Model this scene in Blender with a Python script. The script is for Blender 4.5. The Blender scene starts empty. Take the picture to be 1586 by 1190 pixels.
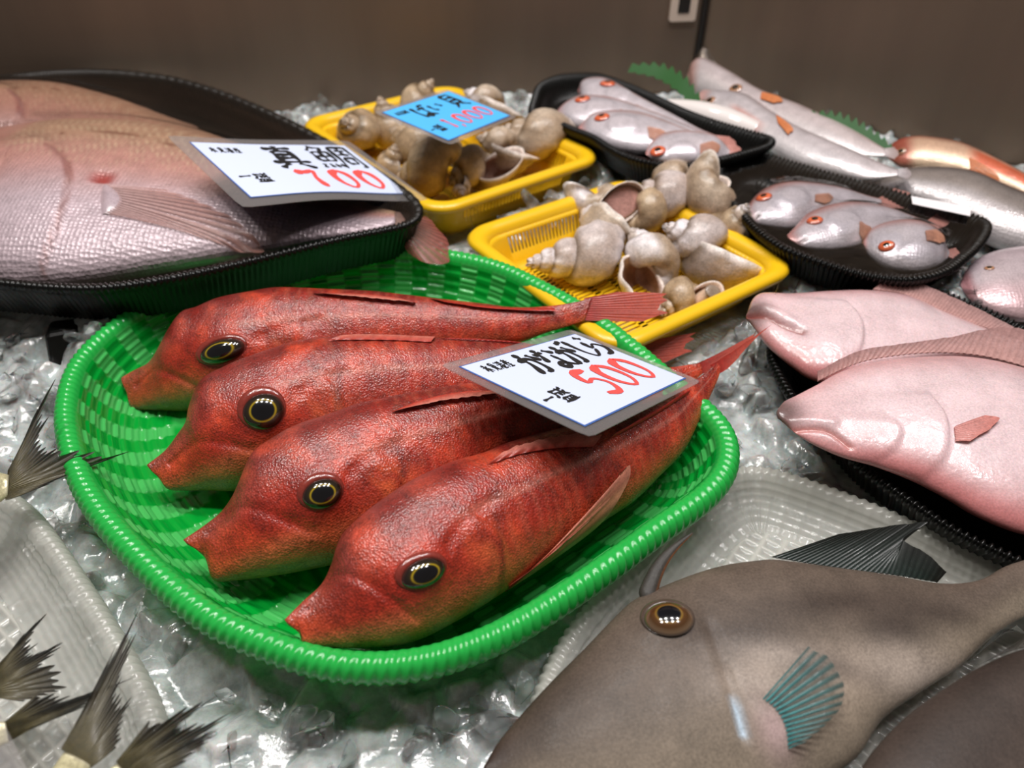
import bpy, bmesh, math, random
import numpy as np
from mathutils import Vector, Matrix
from mathutils.bvhtree import BVHTree

random.seed(7)
rng = np.random.default_rng(11)
S = bpy.context.scene
C = S.collection

# ------------------------------------------------------------------ camera
cd = bpy.data.cameras.new('camera')
cam = bpy.data.objects.new('camera', cd)
C.objects.link(cam)
cam.location = (0, 0, .34)
cam.rotation_euler = (math.radians(50), 0, 0)
cd.sensor_width = 36
cd.lens = 36 * 1130 / 1586
cd.clip_start = .01
cd.dof.use_dof = True
cd.dof.focus_distance = .395
cd.dof.aperture_fstop = 7.0
S.camera = cam

# ------------------------------------------------------------------ world, lamps, exposure
w = bpy.data.worlds.new('market_hall')
S.world = w
w.use_nodes = True
w.node_tree.nodes['Background'].inputs[0].default_value = (.32, .28, .25, 1)
w.node_tree.nodes['Background'].inputs[1].default_value = .36
S.view_settings.view_transform = 'Standard'
S.view_settings.look = 'None'
S.view_settings.exposure = 0
S.view_settings.gamma = 1
S.cycles.use_denoising = True
S.cycles.max_bounces = 9
S.cycles.transparent_max_bounces = 16
S.cycles.transmission_bounces = 7
S.cycles.caustics_reflective = False
S.cycles.caustics_refractive = False
S.cycles.sample_clamp_indirect = 4


def lamp(x, y, z, power, size, col=(1, .965, .93), aim=(0, .45, 0)):
    d = bpy.data.lights.new('ceiling_lamp', 'AREA')
    d.shape = 'DISK'
    d.size = size
    d.energy = power
    d.color = col
    o = bpy.data.objects.new('ceiling_lamp', d)
    o.location = (x, y, z)
    o.rotation_euler = (Vector((x, y, z)) - Vector(aim)).to_track_quat('Z', 'Y').to_euler()
    C.objects.link(o)


for ix in range(4):
    for iy in range(2):
        lamp(-.66 + ix * .44, .30 + iy * .42, 1.75, 5.5, .15,
             (1, .955, .955) if ix > 1 else (1, .98, .94))


# ------------------------------------------------------------------ helpers
def lin(h):
    h = h.lstrip('#')
    v = np.array([int(h[i:i + 2], 16) / 255 for i in (0, 2, 4)])
    return np.where(v <= .04045, v / 12.92, ((v + .055) / 1.055) ** 2.4)


def sst(a, b, x):
    t = np.clip((x - a) / (b - a), 0, 1)
    return t * t * (3 - 2 * t)


def mix(a, b, t):
    t = np.asarray(t)[..., None]
    return a * (1 - t) + b * t


def mesh_obj(name, verts, faces, mat=None, parent=None, col=None, uv=None, smooth=True):
    me = bpy.data.meshes.new(name)
    me.from_pydata([tuple(map(float, v)) for v in verts], [], faces)
    if smooth:
        me.polygons.foreach_set('use_smooth', [True] * len(me.polygons))
    if col is not None:
        ca = me.color_attributes.new('Col', 'FLOAT_COLOR', 'POINT')
        c4 = np.ones((len(verts), 4), dtype=np.float32)
        c4[:, :col.shape[1]] = col
        ca.data.foreach_set('color', c4.ravel())
    if uv is not None:
        ul = me.uv_layers.new(name='UVMap')
        idx = np.empty(len(me.loops), dtype=np.int32)
        me.loops.foreach_get('vertex_index', idx)
        ul.data.foreach_set('uv', np.asarray(uv, dtype=np.float32)[idx].ravel())
    me.update()
    o = bpy.data.objects.new(name, me)
    C.objects.link(o)
    if mat:
        me.materials.append(mat)
    if parent:
        o.parent = parent
    return o


def tag(o, label, cat, group=None, kind=None):
    o['label'] = label
    if cat:
        o['category'] = cat
    if group:
        o['group'] = group
    if kind:
        o['kind'] = kind
    return o


def mat34(m):
    return Matrix([m[0], m[1], m[2], [0, 0, 0, 1]])


def grid_faces(n, m, cu=False, cv=False):
    f = []
    for i in range(n if cu else n - 1):
        for j in range(m if cv else m - 1):
            a, b = i * m + j, ((i + 1) % n) * m + j
            c, d = ((i + 1) % n) * m + (j + 1) % m, i * m + (j + 1) % m
            f.append((a, b, c, d))
    return f


def spline(pts, n, closed=False, bias=None):
    p = np.asarray(pts, float)
    k = len(p)
    out = []
    for i in range(k if closed else k - 1):
        if closed:
            a, b, c, d = p[i - 1], p[i], p[(i + 1) % k], p[(i + 2) % k]
        else:
            b, c = p[i], p[i + 1]
            a = p[i - 1] if i else 2 * b - c
            d = p[i + 2] if i + 2 < k else 2 * c - b
        t = np.linspace(0, 1, 16, endpoint=False)[:, None]
        L = np.linalg.norm(c - b) + 1e-9
        m1 = (c - a) / (np.linalg.norm(b - a) + L) * L
        m2 = (d - b) / (np.linalg.norm(d - c) + L) * L
        out.append((2 * t**3 - 3 * t**2 + 1) * b + (t**3 - 2 * t**2 + t) * m1 + (-2 * t**3 + 3 * t**2) * c + (t**3 - t**2) * m2)
    q = np.vstack(out + [p[:1] if closed else p[-1:]])
    s = np.concatenate([[0], np.cumsum(np.linalg.norm(np.diff(q, axis=0), axis=1))])
    s /= s[-1]
    u = np.linspace(0, 1, n, endpoint=not closed)
    if bias is not None:
        u = bias(u)
    return np.stack([np.interp(u, s, q[:, i]) for i in range(q.shape[1])], 1)


# ------------------------------------------------------------------ materials
def nodes(name):
    m = bpy.data.materials.new(name)
    m.use_nodes = True
    nt = m.node_tree
    return m, nt, nt.nodes['Principled BSDF'], nt.nodes['Material Output']


def N(nt, t, **kw):
    n = nt.nodes.new(t)
    for k, v in kw.items():
        if k in n.inputs:
            n.inputs[k].default_value = v
        else:
            setattr(n, k, v)
    return n


def setp(b, **kw):
    for k, v in kw.items():
        b.inputs[k.replace('_', ' ')].default_value = v


def plain(name, col, rough=.5, **kw):
    m, nt, b, o = nodes(name)
    setp(b, Roughness=rough, **kw)
    b.inputs['Base Color'].default_value = (*lin(col), 1)
    return m


def add_bump(nt, b, layers, coord='Object'):
    tc = N(nt, 'ShaderNodeTexCoord')
    prev = None
    for kind, scale, strength, dist, *mp in layers:
        src = tc.outputs[coord]
        if mp:
            mpn = N(nt, 'ShaderNodeMapping')
            mpn.inputs['Scale'].default_value = mp[0]
            nt.links.new(src, mpn.inputs[0])
            src = mpn.outputs[0]
        if kind == 'noise':
            t = N(nt, 'ShaderNodeTexNoise', Scale=scale, Detail=4.)
            out = t.outputs['Fac']
        elif kind == 'scale':
            t = N(nt, 'ShaderNodeTexVoronoi', Scale=scale, Randomness=.35)
            out = t.outputs['Distance']
        else:
            t = N(nt, 'ShaderNodeTexVoronoi', Scale=scale, Randomness=1.)
            out = t.outputs['Distance']
        nt.links.new(src, t.inputs['Vector'])
        bp = N(nt, 'ShaderNodeBump', Strength=strength, Distance=dist)
        nt.links.new(out, bp.inputs['Height'])
        if prev:
            nt.links.new(prev.outputs[0], bp.inputs['Normal'])
        prev = bp
    nt.links.new(prev.outputs[0], b.inputs['Normal'])
    if 'Coat Normal' in b.inputs:
        nt.links.new(prev.outputs[0], b.inputs['Coat Normal'])


def skin(name, layers, rough=.35, var=.35, vscale=120, coat=.6, metal=0., sss=.0, fine=900, alpha=False, spec=.5, crough=.12):
    """wet fish skin: its colour from the Col attribute, mottled by noise"""
    m, nt, b, o = nodes(name)
    at = N(nt, 'ShaderNodeAttribute', attribute_name='Col')
    tc = N(nt, 'ShaderNodeTexCoord')
    n1 = N(nt, 'ShaderNodeTexNoise', Scale=vscale, Detail=5., Roughness=.6)
    n2 = N(nt, 'ShaderNodeTexNoise', Scale=fine, Detail=2.)
    nt.links.new(tc.outputs['Object'], n1.inputs['Vector'])
    nt.links.new(tc.outputs['Object'], n2.inputs['Vector'])
    ad = N(nt, 'ShaderNodeMath', operation='ADD')
    nt.links.new(n1.outputs['Fac'], ad.inputs[0])
    nt.links.new(n2.outputs['Fac'], ad.inputs[1])
    mr = N(nt, 'ShaderNodeMapRange')
    mr.inputs['From Min'].default_value = .65
    mr.inputs['From Max'].default_value = 1.35
    mr.inputs['To Min'].default_value = 1 - var
    mr.inputs['To Max'].default_value = 1 + var * .8
    nt.links.new(ad.outputs[0], mr.inputs[0])
    mx = N(nt, 'ShaderNodeMix', data_type='RGBA', blend_type='MULTIPLY')
    mx.inputs['Factor'].default_value = 1
    nt.links.new(at.outputs['Color'], mx.inputs[6])
    nt.links.new(mr.outputs[0], mx.inputs[7])
    nt.links.new(mx.outputs[2], b.inputs['Base Color'])
    setp(b, Roughness=rough, Metallic=metal, Coat_Weight=coat, Coat_Roughness=crough, Subsurface_Weight=sss, Subsurface_Scale=.004)
    b.inputs['Specular IOR Level'].default_value = spec
    if alpha:
        nt.links.new(at.outputs['Alpha'], b.inputs['Alpha'])
    if layers:
        add_bump(nt, b, layers)
    return m


def clear_film(name, gloss=.16, rough=.08, tint=(1, 1, 1), bump=None, haze=0., fmul=.9):
    m, nt, b, o = nodes(name)
    tr = N(nt, 'ShaderNodeBsdfTransparent')
    tr.inputs[0].default_value = (*tint, 1)
    gl = N(nt, 'ShaderNodeBsdfGlossy', Roughness=rough)
    fr = N(nt, 'ShaderNodeFresnel', IOR=1.4)
    mu = N(nt, 'ShaderNodeMath', operation='MULTIPLY_ADD')
    mu.inputs[1].default_value = fmul
    mu.inputs[2].default_value = gloss
    nt.links.new(fr.outputs[0], mu.inputs[0])
    ms = N(nt, 'ShaderNodeMixShader')
    nt.links.new(mu.outputs[0], ms.inputs[0])
    nt.links.new(tr.outputs[0], ms.inputs[1])
    nt.links.new(gl.outputs[0], ms.inputs[2])
    out = ms
    if haze:
        df = N(nt, 'ShaderNodeBsdfDiffuse')
        df.inputs[0].default_value = (.8, .76, .76, 1)
        m2 = N(nt, 'ShaderNodeMixShader')
        m2.inputs[0].default_value = haze
        nt.links.new(ms.outputs[0], m2.inputs[1])
        nt.links.new(df.outputs[0], m2.inputs[2])
        out = m2
    if bump:
        tc = N(nt, 'ShaderNodeTexCoord')
        no = N(nt, 'ShaderNodeTexNoise', Scale=bump[0], Detail=3.)
        nt.links.new(tc.outputs['Object'], no.inputs['Vector'])
        bp = N(nt, 'ShaderNodeBump', Strength=bump[1], Distance=.002)
        nt.links.new(no.outputs['Fac'], bp.inputs['Height'])
        nt.links.new(bp.outputs[0], gl.inputs['Normal'])
    nt.links.new(out.outputs[0], o.inputs['Surface'])
    return m


MAT = {}
MAT['gurnard'] = skin('gurnard_skin', [('noise', 110, .35, .0014), ('noise', 520, .5, .0008, (1, .3, 1)), ('cell', 900, .45, .0006)], rough=.42, var=.62, vscale=130, coat=.42)
MAT['bream'] = skin('bream_skin', [('scale', 300, .75, .0011), ('noise', 60, .25, .002), ('noise', 900, .2, .0004)], rough=.42, var=.25, vscale=90, coat=.35, metal=.2)
MAT['flounder'] = skin('flounder_skin', [('noise', 70, .45, .0018), ('noise', 500, .2, .0005)], rough=.34, var=.24, vscale=45, coat=.5, sss=.12)
MAT['filefish'] = skin('filefish_skin', [('noise', 700, .25, .0004), ('noise', 60, .2, .001)], rough=.52, var=.34, vscale=60, coat=.03, spec=.3)
MAT['silver'] = skin('silver_skin', [('scale', 420, .3, .0006), ('noise', 120, .3, .001)], rough=.36, var=.3, vscale=70, coat=.5, metal=.25)
MAT['fin'] = skin('fin_membrane', [], rough=.45, var=.3, vscale=200, coat=.12, alpha=True)
MAT['eye'] = skin('eye_surface', [], rough=.08, var=.05, coat=1., fine=300)
MAT['lid'] = skin('eyelid_skin', [('noise', 500, .2, .0005)], rough=.22, var=.25, coat=.7)


def plastic(name, col, rough, trans=0., sss=0., bump=None, coat=.2):
    m = plain(name, col, rough, Coat_Weight=coat, Coat_Roughness=.1, Subsurface_Weight=sss, Subsurface_Scale=.004)
    if bump:
        add_bump(m.node_tree, m.node_tree.nodes['Principled BSDF'], bump)
    return m


def thru(name, rough=.25, t=.3, alpha=1., coat=.3):
    """thin translucent plastic; colour from the Col attribute, alpha from its alpha"""
    m, nt, b, o = nodes(name)
    at = N(nt, 'ShaderNodeAttribute', attribute_name='Col')
    nt.links.new(at.outputs['Color'], b.inputs['Base Color'])
    nt.links.new(at.outputs['Alpha'], b.inputs['Alpha'])
    setp(b, Roughness=rough, Coat_Weight=coat, Coat_Roughness=.08)
    tl = N(nt, 'ShaderNodeBsdfTranslucent')
    nt.links.new(at.outputs['Color'], tl.inputs[0])
    ms = N(nt, 'ShaderNodeMixShader')
    ms.inputs[0].default_value = t
    tr = N(nt, 'ShaderNodeBsdfTransparent')
    m3 = N(nt, 'ShaderNodeMixShader')
    nt.links.new(at.outputs['Alpha'], m3.inputs[0])
    nt.links.new(tr.outputs[0], m3.inputs[1])
    nt.links.new(tl.outputs[0], m3.inputs[2])
    nt.links.new(b.outputs[0], ms.inputs[1])
    nt.links.new(m3.outputs[0], ms.inputs[2])
    nt.links.new(ms.outputs[0], o.inputs['Surface'])
    return m


MAT['green'] = thru('green_plastic', .22, .25)
MAT['white_plastic'] = thru('clear_white_plastic', .18, .35, coat=.6)
MAT['yellow'] = plastic('yellow_plastic', '#f2c01a', .33, coat=.15)
MAT['foam'] = plastic('black_foam', '#070706', .34, bump=[('noise', 400, .15, .0004)], coat=.05)
MAT['foam'].node_tree.nodes['Principled BSDF'].inputs['Specular IOR Level'].default_value = .35
MAT['paper'] = plain('white_paper', '#d3dcf4', .6)
MAT['paper_blue'] = plain('blue_paper', '#4fb4f2', .6)
MAT['line'] = plain('blue_border_ink', '#3c62a8', .6)
MAT['ink'] = plain('black_ink', '#17171a', .55)
MAT['red_ink'] = plain('red_ink', '#f8544f', .55)
MAT['laminate'] = clear_film('clear_laminate', .01, .10, (.985, .98, .98), (30, .1), haze=.08, fmul=.45)
MAT['film'] = clear_film('cling_film', .05, .05, (.96, .96, .96), (42, .6))
MAT['outlet'] = plain('outlet_plastic', '#d8c4b4', .5)
MAT['dark'] = plain('dark_plastic', '#1a1512', .5)
MAT['leaf'] = plain('green_leaf_plastic', '#2c5f2a', .35, Coat_Weight=.3)
MAT['white_sheet'] = plain('white_sheet', '#e9dfdb', .45, Coat_Weight=.4)
MAT['sticker'] = plain('white_sticker', '#f4eef0', .5)
MAT['shell'] = skin('shell_surface', [('noise', 160, .5, .0014), ('noise', 700, .3, .0005)], rough=.42, var=.42, vscale=130, coat=.3)
MAT['operculum'] = skin('operculum_horn', [('noise', 300, .5, .001)], rough=.35, var=.4, coat=.4)


def steel():
    m, nt, b, o = nodes('stainless_steel')
    tc = N(nt, 'ShaderNodeTexCoord')
    mp = N(nt, 'ShaderNodeMapping')
    mp.inputs['Scale'].default_value = (2.5, 2.5, 90)
    nt.links.new(tc.outputs['Object'], mp.inputs[0])
    n = N(nt, 'ShaderNodeTexNoise', Scale=3., Detail=6.)
    nt.links.new(mp.outputs[0], n.inputs['Vector'])
    mp2 = N(nt, 'ShaderNodeMapping')
    mp2.inputs['Scale'].default_value = (9, 9, .5)
    nt.links.new(tc.outputs['Object'], mp2.inputs[0])
    n2 = N(nt, 'ShaderNodeTexNoise', Scale=2., Detail=5.)
    nt.links.new(mp2.outputs[0], n2.inputs['Vector'])
    cr = N(nt, 'ShaderNodeMix', data_type='RGBA')
    cr.inputs[6].default_value = (*lin('#76665a'), 1)
    cr.inputs[7].default_value = (*lin('#8f7c6b'), 1)
    nt.links.new(n2.outputs['Fac'], cr.inputs[0])
    nt.links.new(cr.outputs[2], b.inputs['Base Color'])
    setp(b, Metallic=.7, Roughness=.46)
    bp = N(nt, 'ShaderNodeBump', Strength=.12, Distance=.001)
    nt.links.new(n.outputs['Fac'], bp.inputs['Height'])
    nt.links.new(bp.outputs[0], b.inputs['Normal'])
    return m


MAT['steel'] = steel()


def ice_mat():
    m, nt, b, o = nodes('wet_crushed_ice')
    b.inputs['Base Color'].default_value = (.96, .98, .98, 1)
    setp(b, Roughness=.04, IOR=1.25, Transmission_Weight=.95)
    add_bump(nt, b, [('noise', 160, .35, .0015)])
    tr = N(nt, 'ShaderNodeBsdfTransparent')
    ms = N(nt, 'ShaderNodeMixShader')
    ms.inputs[0].default_value = .45
    nt.links.new(b.outputs[0], ms.inputs[1])
    nt.links.new(tr.outputs[0], ms.inputs[2])
    nt.links.new(ms.outputs[0], o.inputs['Surface'])
    return m


def slush_mat():
    m, nt, b, o = nodes('packed_wet_ice')
    tc = N(nt, 'ShaderNodeTexCoord')
    v = N(nt, 'ShaderNodeTexNoise', Scale=48., Detail=7., Roughness=.65)
    nt.links.new(tc.outputs['Object'], v.inputs['Vector'])
    mr = N(nt, 'ShaderNodeMapRange')
    mr.inputs['From Min'].default_value = .34
    mr.inputs['From Max'].default_value = .66
    nt.links.new(v.outputs['Fac'], mr.inputs[0])
    cr = N(nt, 'ShaderNodeMix', data_type='RGBA')
    cr.inputs[6].default_value = (*lin('#868c8a'), 1)
    cr.inputs[7].default_value = (*lin('#cdd1d0'), 1)
    nt.links.new(mr.outputs[0], cr.inputs[0])
    nt.links.new(cr.outputs[2], b.inputs['Base Color'])
    setp(b, Roughness=.22, Coat_Weight=.9, Coat_Roughness=.06, Subsurface_Weight=.5, Subsurface_Scale=.012)
    b.inputs['Specular IOR Level'].default_value = .7
    add_bump(nt, b, [('noise', 60, .5, .004), ('noise', 260, .3, .0012)])
    return m


MAT['ice'] = ice_mat()
MAT['slush'] = slush_mat()

# measured outlines, in metres: m = plane of the fish in the display, the rest in that plane
DATA = {
'gurnard1': {"m":[[0.9843,-0.1756,0.0156,-0.1297],[0.1402,0.7256,-0.6737,0.4044],[0.107,0.6653,0.7389,0.044]],"top":[[-0.1375,-0.0048],[-0.1292,-0.0014],[-0.117,0.0028],[-0.1061,0.0136],[-0.0974,0.0248],[-0.0883,0.0338],[-0.0793,0.035],[-0.0642,0.0388],[-0.0418,0.0396],[-0.0249,0.0394],[0.0026,0.0337],[0.0396,0.0254],[0.0551,0.0208],[0.0874,0.011],[0.1146,0.003],[0.1309,-0.0021],[0.1534,-0.0056],[0.1761,-0.0063],[0.1878,-0.0046]],"bot":[[-0.133,-0.0199],[-0.133,-0.0279],[-0.1225,-0.0311],[-0.0967,-0.037],[-0.0503,-0.0452],[-0.0058,-0.0406],[0.0396,-0.0324],[0.0847,-0.0295],[0.1117,-0.0292],[0.1352,-0.0283],[0.1498,-0.0253],[0.1647,-0.0233],[0.1787,-0.0212]],"eye":[[-0.0566,-0.0076],[-0.0421,-0.0059],[-0.0557,0.0]],"tailb":[[0.1818,-0.005],[0.1776,-0.02]],"tail":[[0.2071,-0.0047],[0.2433,-0.012],[0.2353,-0.0171],[0.2311,-0.022],[0.2413,-0.0261],[0.2193,-0.0283],[0.1963,-0.0242]],"dfin":[[0.0013,0.0251],[0.032,0.0198],[0.0573,0.0127],[0.0674,0.0073]],"dtip":[[0.0147,0.021],[0.042,0.0131],[0.0589,0.0092],[0.067,0.0074]],"d2":[[0.0768,0.0106],[0.1141,-0.0009],[0.1596,-0.0092]],"d2t":[[0.0869,0.0052],[0.1162,-0.0039],[0.1599,-0.012]]},
'gurnard2': {"m":[[0.926,-0.2892,0.2427,-0.0945],[0.3775,0.7094,-0.5952,0.3496],[0.0,0.6428,0.766,0.044]],"top":[[-0.1289,-0.0137],[-0.1175,-0.0077],[-0.1088,0.0001],[-0.1032,0.0057],[-0.0996,0.014],[-0.0922,0.0261],[-0.0857,0.0306],[-0.0762,0.0331],[-0.0666,0.0353],[-0.0517,0.0371],[-0.0316,0.039],[-0.0116,0.0368],[0.0165,0.0306],[0.0569,0.0192],[0.0823,0.0122],[0.1118,0.0028],[0.1367,-0.006],[0.1634,-0.0143]],"bot":[[-0.1237,-0.0237],[-0.1211,-0.031],[-0.1114,-0.035],[-0.1018,-0.0379],[-0.0846,-0.0437],[-0.0553,-0.046],[-0.016,-0.0451],[0.0251,-0.045],[0.0694,-0.0421],[0.1077,-0.0367],[0.1379,-0.0318],[0.1598,-0.028]],"eye":[[-0.0588,-0.0063],[-0.0504,-0.0062],[-0.0571,0.001]],"tailb":[[0.1608,-0.0146],[0.1569,-0.0263]],"tail":[[0.1907,-0.0161],[0.2445,-0.0202],[0.2308,-0.0248],[0.2255,-0.0289],[0.2359,-0.0329],[0.2085,-0.0349],[0.1773,-0.0324]],"dfin":[[-0.0137,0.0289],[0.006,0.0246],[0.0291,0.019],[0.0467,0.0139]],"dtip":[[-0.0024,0.0312],[0.0175,0.0295],[0.0359,0.0251],[0.0528,0.0189]],"d2":[[0.0536,0.0157],[0.0787,0.0088],[0.1075,0.0001]],"d2t":[[0.0619,0.0146],[0.0803,0.0098],[0.1091,0.0006]]},
'gurnard3': {"m":[[0.8939,-0.3434,0.2881,-0.0416],[0.4483,0.6848,-0.5746,0.296],[0.0,0.6428,0.766,0.046]],"top":[[-0.1401,-0.0032],[-0.1298,0.0001],[-0.1197,0.0043],[-0.1126,0.0098],[-0.1075,0.0158],[-0.1005,0.0252],[-0.0957,0.03],[-0.0887,0.0328],[-0.073,0.0368],[-0.0529,0.0374],[-0.0361,0.0382],[-0.0203,0.0367],[-0.0034,0.035],[0.0272,0.0303],[0.0587,0.0239],[0.0915,0.0165],[0.1257,0.0082],[0.1616,-0.0004],[0.1831,-0.0041]],"bot":[[-0.1353,-0.0105],[-0.1327,-0.0166],[-0.1323,-0.0283],[-0.1213,-0.033],[-0.1084,-0.0367],[-0.09,-0.0408],[-0.0676,-0.0443],[-0.0384,-0.0438],[-0.0065,-0.0401],[0.028,-0.034],[0.0632,-0.0315],[0.1008,-0.028],[0.1309,-0.0247],[0.1583,-0.019],[0.1812,-0.0117]],"eye":[[-0.0711,-0.0064],[-0.0638,-0.0066],[-0.0694,-0.0012]],"tailb":[[0.1807,-0.0038],[0.1794,-0.0112]],"tail":[[0.2027,-0.0021],[0.2375,0.0033],[0.2284,-0.0003],[0.2191,-0.0023],[0.2117,-0.0062],[0.2018,-0.0097],[0.19,-0.0121]],"dfin":[[-0.0246,0.0233],[-0.0053,0.0247],[0.0156,0.0232],[0.0358,0.018]],"dtip":[[-0.01,0.0221],[0.0046,0.0201],[0.0213,0.0171],[0.0364,0.0151]],"d2":[[0.0455,0.0218],[0.085,0.0129],[0.1352,0.0006]],"d2t":[[0.0482,0.0178],[0.0858,0.0094],[0.1342,-0.0017]]},
'gurnard4': {"m":[[0.7878,-0.4718,0.3959,-0.001],[0.6159,0.6035,-0.5064,0.2434],[0.0,0.6428,0.766,0.047]],"top":[[-0.1178,0.0129],[-0.107,0.0162],[-0.0968,0.0189],[-0.089,0.0246],[-0.0835,0.0304],[-0.0778,0.035],[-0.0665,0.0384],[-0.0542,0.0405],[-0.0378,0.0419],[-0.0133,0.0404],[0.0029,0.0368],[0.0133,0.0359],[0.0271,0.0337],[0.0448,0.0295],[0.0603,0.0257],[0.0821,0.0207],[0.1103,0.016],[0.1362,0.0133],[0.1563,0.0128],[0.1731,0.015]],"bot":[[-0.1154,0.006],[-0.1145,0.0023],[-0.1155,-0.0009],[-0.1042,-0.0102],[-0.0921,-0.0182],[-0.0786,-0.0254],[-0.067,-0.0287],[-0.0543,-0.0301],[-0.0404,-0.031],[-0.0196,-0.0314],[0.0096,-0.0308],[0.0429,-0.0295],[0.0675,-0.0293],[0.0895,-0.0257],[0.1135,-0.021],[0.1343,-0.0118],[0.1518,-0.0031],[0.1671,0.0053],[0.1735,0.0098]],"eye":[[-0.0615,0.0019],[-0.0513,0.0002],[-0.0584,0.0075]],"tailb":[[0.1671,0.0153],[0.1715,0.0079]],"tail":[[0.1891,0.0155],[0.237,0.0187],[0.2198,0.0169],[0.2041,0.0139],[0.1959,0.0117],[0.1918,0.0106],[0.1777,0.0079]],"dfin":[[-0.0068,0.0293],[0.01,0.0267],[0.0314,0.0198],[0.0507,0.011]],"dtip":[[0.0065,0.0314],[0.024,0.0291],[0.0426,0.0235],[0.0587,0.0141]],"d2":[[0.0617,0.0099],[0.0953,0.0082],[0.1357,0.0079]],"d2t":[[0.0673,0.0111],[0.0992,0.01],[0.1388,0.0099]],"pec":[[-0.0235,-0.0265],[-0.0219,-0.0305]],"pect":[[0.0048,-0.0229],[0.0395,-0.017],[0.0646,-0.0054],[0.059,-0.0131],[0.039,-0.0248],[0.0137,-0.0294]]},
'bream1': {"m":[[0.9999,0.0133,-0.0009,-0.2907],[-0.0134,0.9975,-0.0698,0.5615],[0.0,0.0698,0.9976,0.068]],"top":[[-0.2595,-0.0234],[-0.2698,0.0238],[-0.2619,0.0646],[-0.2312,0.0926],[-0.1944,0.1142],[-0.1685,0.124],[-0.1415,0.1341],[-0.1116,0.1373],[-0.0792,0.1362],[-0.0455,0.1296],[-0.0113,0.1163],[0.0314,0.0956],[0.0741,0.0685],[0.1151,0.0395],[0.154,0.0092],[0.1838,-0.0102],[0.1962,-0.0161]],"bot":[[-0.2505,-0.038],[-0.2176,-0.0698],[-0.1707,-0.0965],[-0.1241,-0.1105],[-0.0702,-0.1238],[-0.0435,-0.1219],[-0.0141,-0.1154],[0.0146,-0.1056],[0.0566,-0.0905],[0.1004,-0.0747],[0.1318,-0.0621],[0.1598,-0.0527],[0.1835,-0.0432],[0.1987,-0.0355]],"gill":[[-0.0907,0.024],[-0.0609,-0.0063],[-0.0488,-0.0297],[-0.0403,-0.0629],[-0.0376,-0.0893],[-0.041,-0.114]],"wound":[[-0.028,-0.0214],[-0.0373,-0.0225],[-0.0146,-0.0283]],"pecb":[[-0.02,-0.0323],[-0.0093,-0.0653]],"pect":[[0.0249,-0.0328],[0.0674,-0.0487],[0.1069,-0.0773],[0.0739,-0.0776],[0.0364,-0.0719],[0.0085,-0.0678]],"eye":[[-0.1799,-0.0191],[-0.1671,-0.0189],[-0.1893,-0.0035]],"tailb":[[0.1941,-0.0161],[0.1966,-0.0346]],"tail":[[0.2202,-0.0036],[0.2373,-0.0322],[0.2418,-0.0508],[0.2422,-0.0687],[0.2268,-0.0715],[0.2105,-0.0576]],"line":[[-0.1021,0.0485],[-0.0882,0.0571],[-0.0641,0.0599],[-0.0319,0.0565],[0.0096,0.0414]]},
'bream2': {"m":[[0.9998,-0.0213,0.0015,-0.4432],[0.0214,0.9973,-0.0697,0.7414],[0.0,0.0698,0.9976,0.066]],"top":[[-0.1956,-0.0796],[-0.201,-0.0112],[-0.1862,0.0424],[-0.1533,0.0702],[-0.1172,0.0816],[-0.0927,0.0865],[-0.0465,0.0821],[-0.0044,0.0641],[0.0395,0.04],[0.0833,0.0092],[0.125,-0.0186],[0.1536,-0.0363],[0.1831,-0.0536],[0.2108,-0.0662]],"bot":[[-0.1871,-0.0948],[-0.1344,-0.1404],[-0.0712,-0.1634],[-0.0204,-0.1665],[0.0314,-0.16],[0.0807,-0.1444],[0.1243,-0.1223],[0.1649,-0.1013],[0.1926,-0.0931],[0.2153,-0.0871]],"gill":[[-0.0533,-0.0006],[-0.0254,-0.0341],[-0.0126,-0.0624],[-0.0117,-0.0825]],"eye":[[-0.1126,-0.0674],[-0.0994,-0.0676],[-0.1218,-0.0508]],"tailb":[[0.2077,-0.0661],[0.2122,-0.0871]],"tail":[[0.2261,-0.0502],[0.2426,-0.0546],[0.2382,-0.0746],[0.2479,-0.1003],[0.2334,-0.1026]],"line":[[-0.0787,-0.0033],[-0.0539,0.0119],[-0.0242,0.0177],[0.0033,0.0141]]},
'flounder1': {"m":[[0.9845,0.1634,0.064,0.2236],[-0.1553,0.981,-0.1159,0.403],[-0.0818,0.1042,0.9912,0.045]],"top":[[-0.0628,0.0067],[-0.0571,0.0266],[-0.0501,0.0342],[-0.0309,0.0382],[-0.002,0.0483],[0.0266,0.0562],[0.0547,0.057],[0.0752,0.0458],[0.0954,0.0364],[0.1197,0.0284],[0.1359,0.0242]],"bot":[[-0.0621,0.0027],[-0.0566,-0.0082],[-0.0486,-0.0232],[-0.0364,-0.0377],[-0.0228,-0.0489],[0.001,-0.0504],[0.0343,-0.0445],[0.0692,-0.0337],[0.0987,-0.015],[0.1305,0.0073]],"mouth":[[-0.062,0.0051],[-0.0519,0.0007],[-0.0399,-0.0098],[-0.0299,-0.0152]],"finb":[[0.0312,0.0558],[0.0543,0.0554],[0.0748,0.0443],[0.0948,0.0342],[0.115,0.0273]],"fint":[[0.0368,0.061],[0.0661,0.0675],[0.0871,0.0575],[0.1103,0.0421],[0.1231,0.0327]],"tailb":[[0.1333,0.0229],[0.1282,0.0068]],"tail":[[0.1564,0.0338],[0.1694,0.0335],[0.1633,0.0188],[0.1603,0.0054],[0.1468,0.0054]],"gill":[[0.0028,0.021],[0.0088,-0.0014],[0.0037,-0.028],[-0.0112,-0.0464]]},
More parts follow.
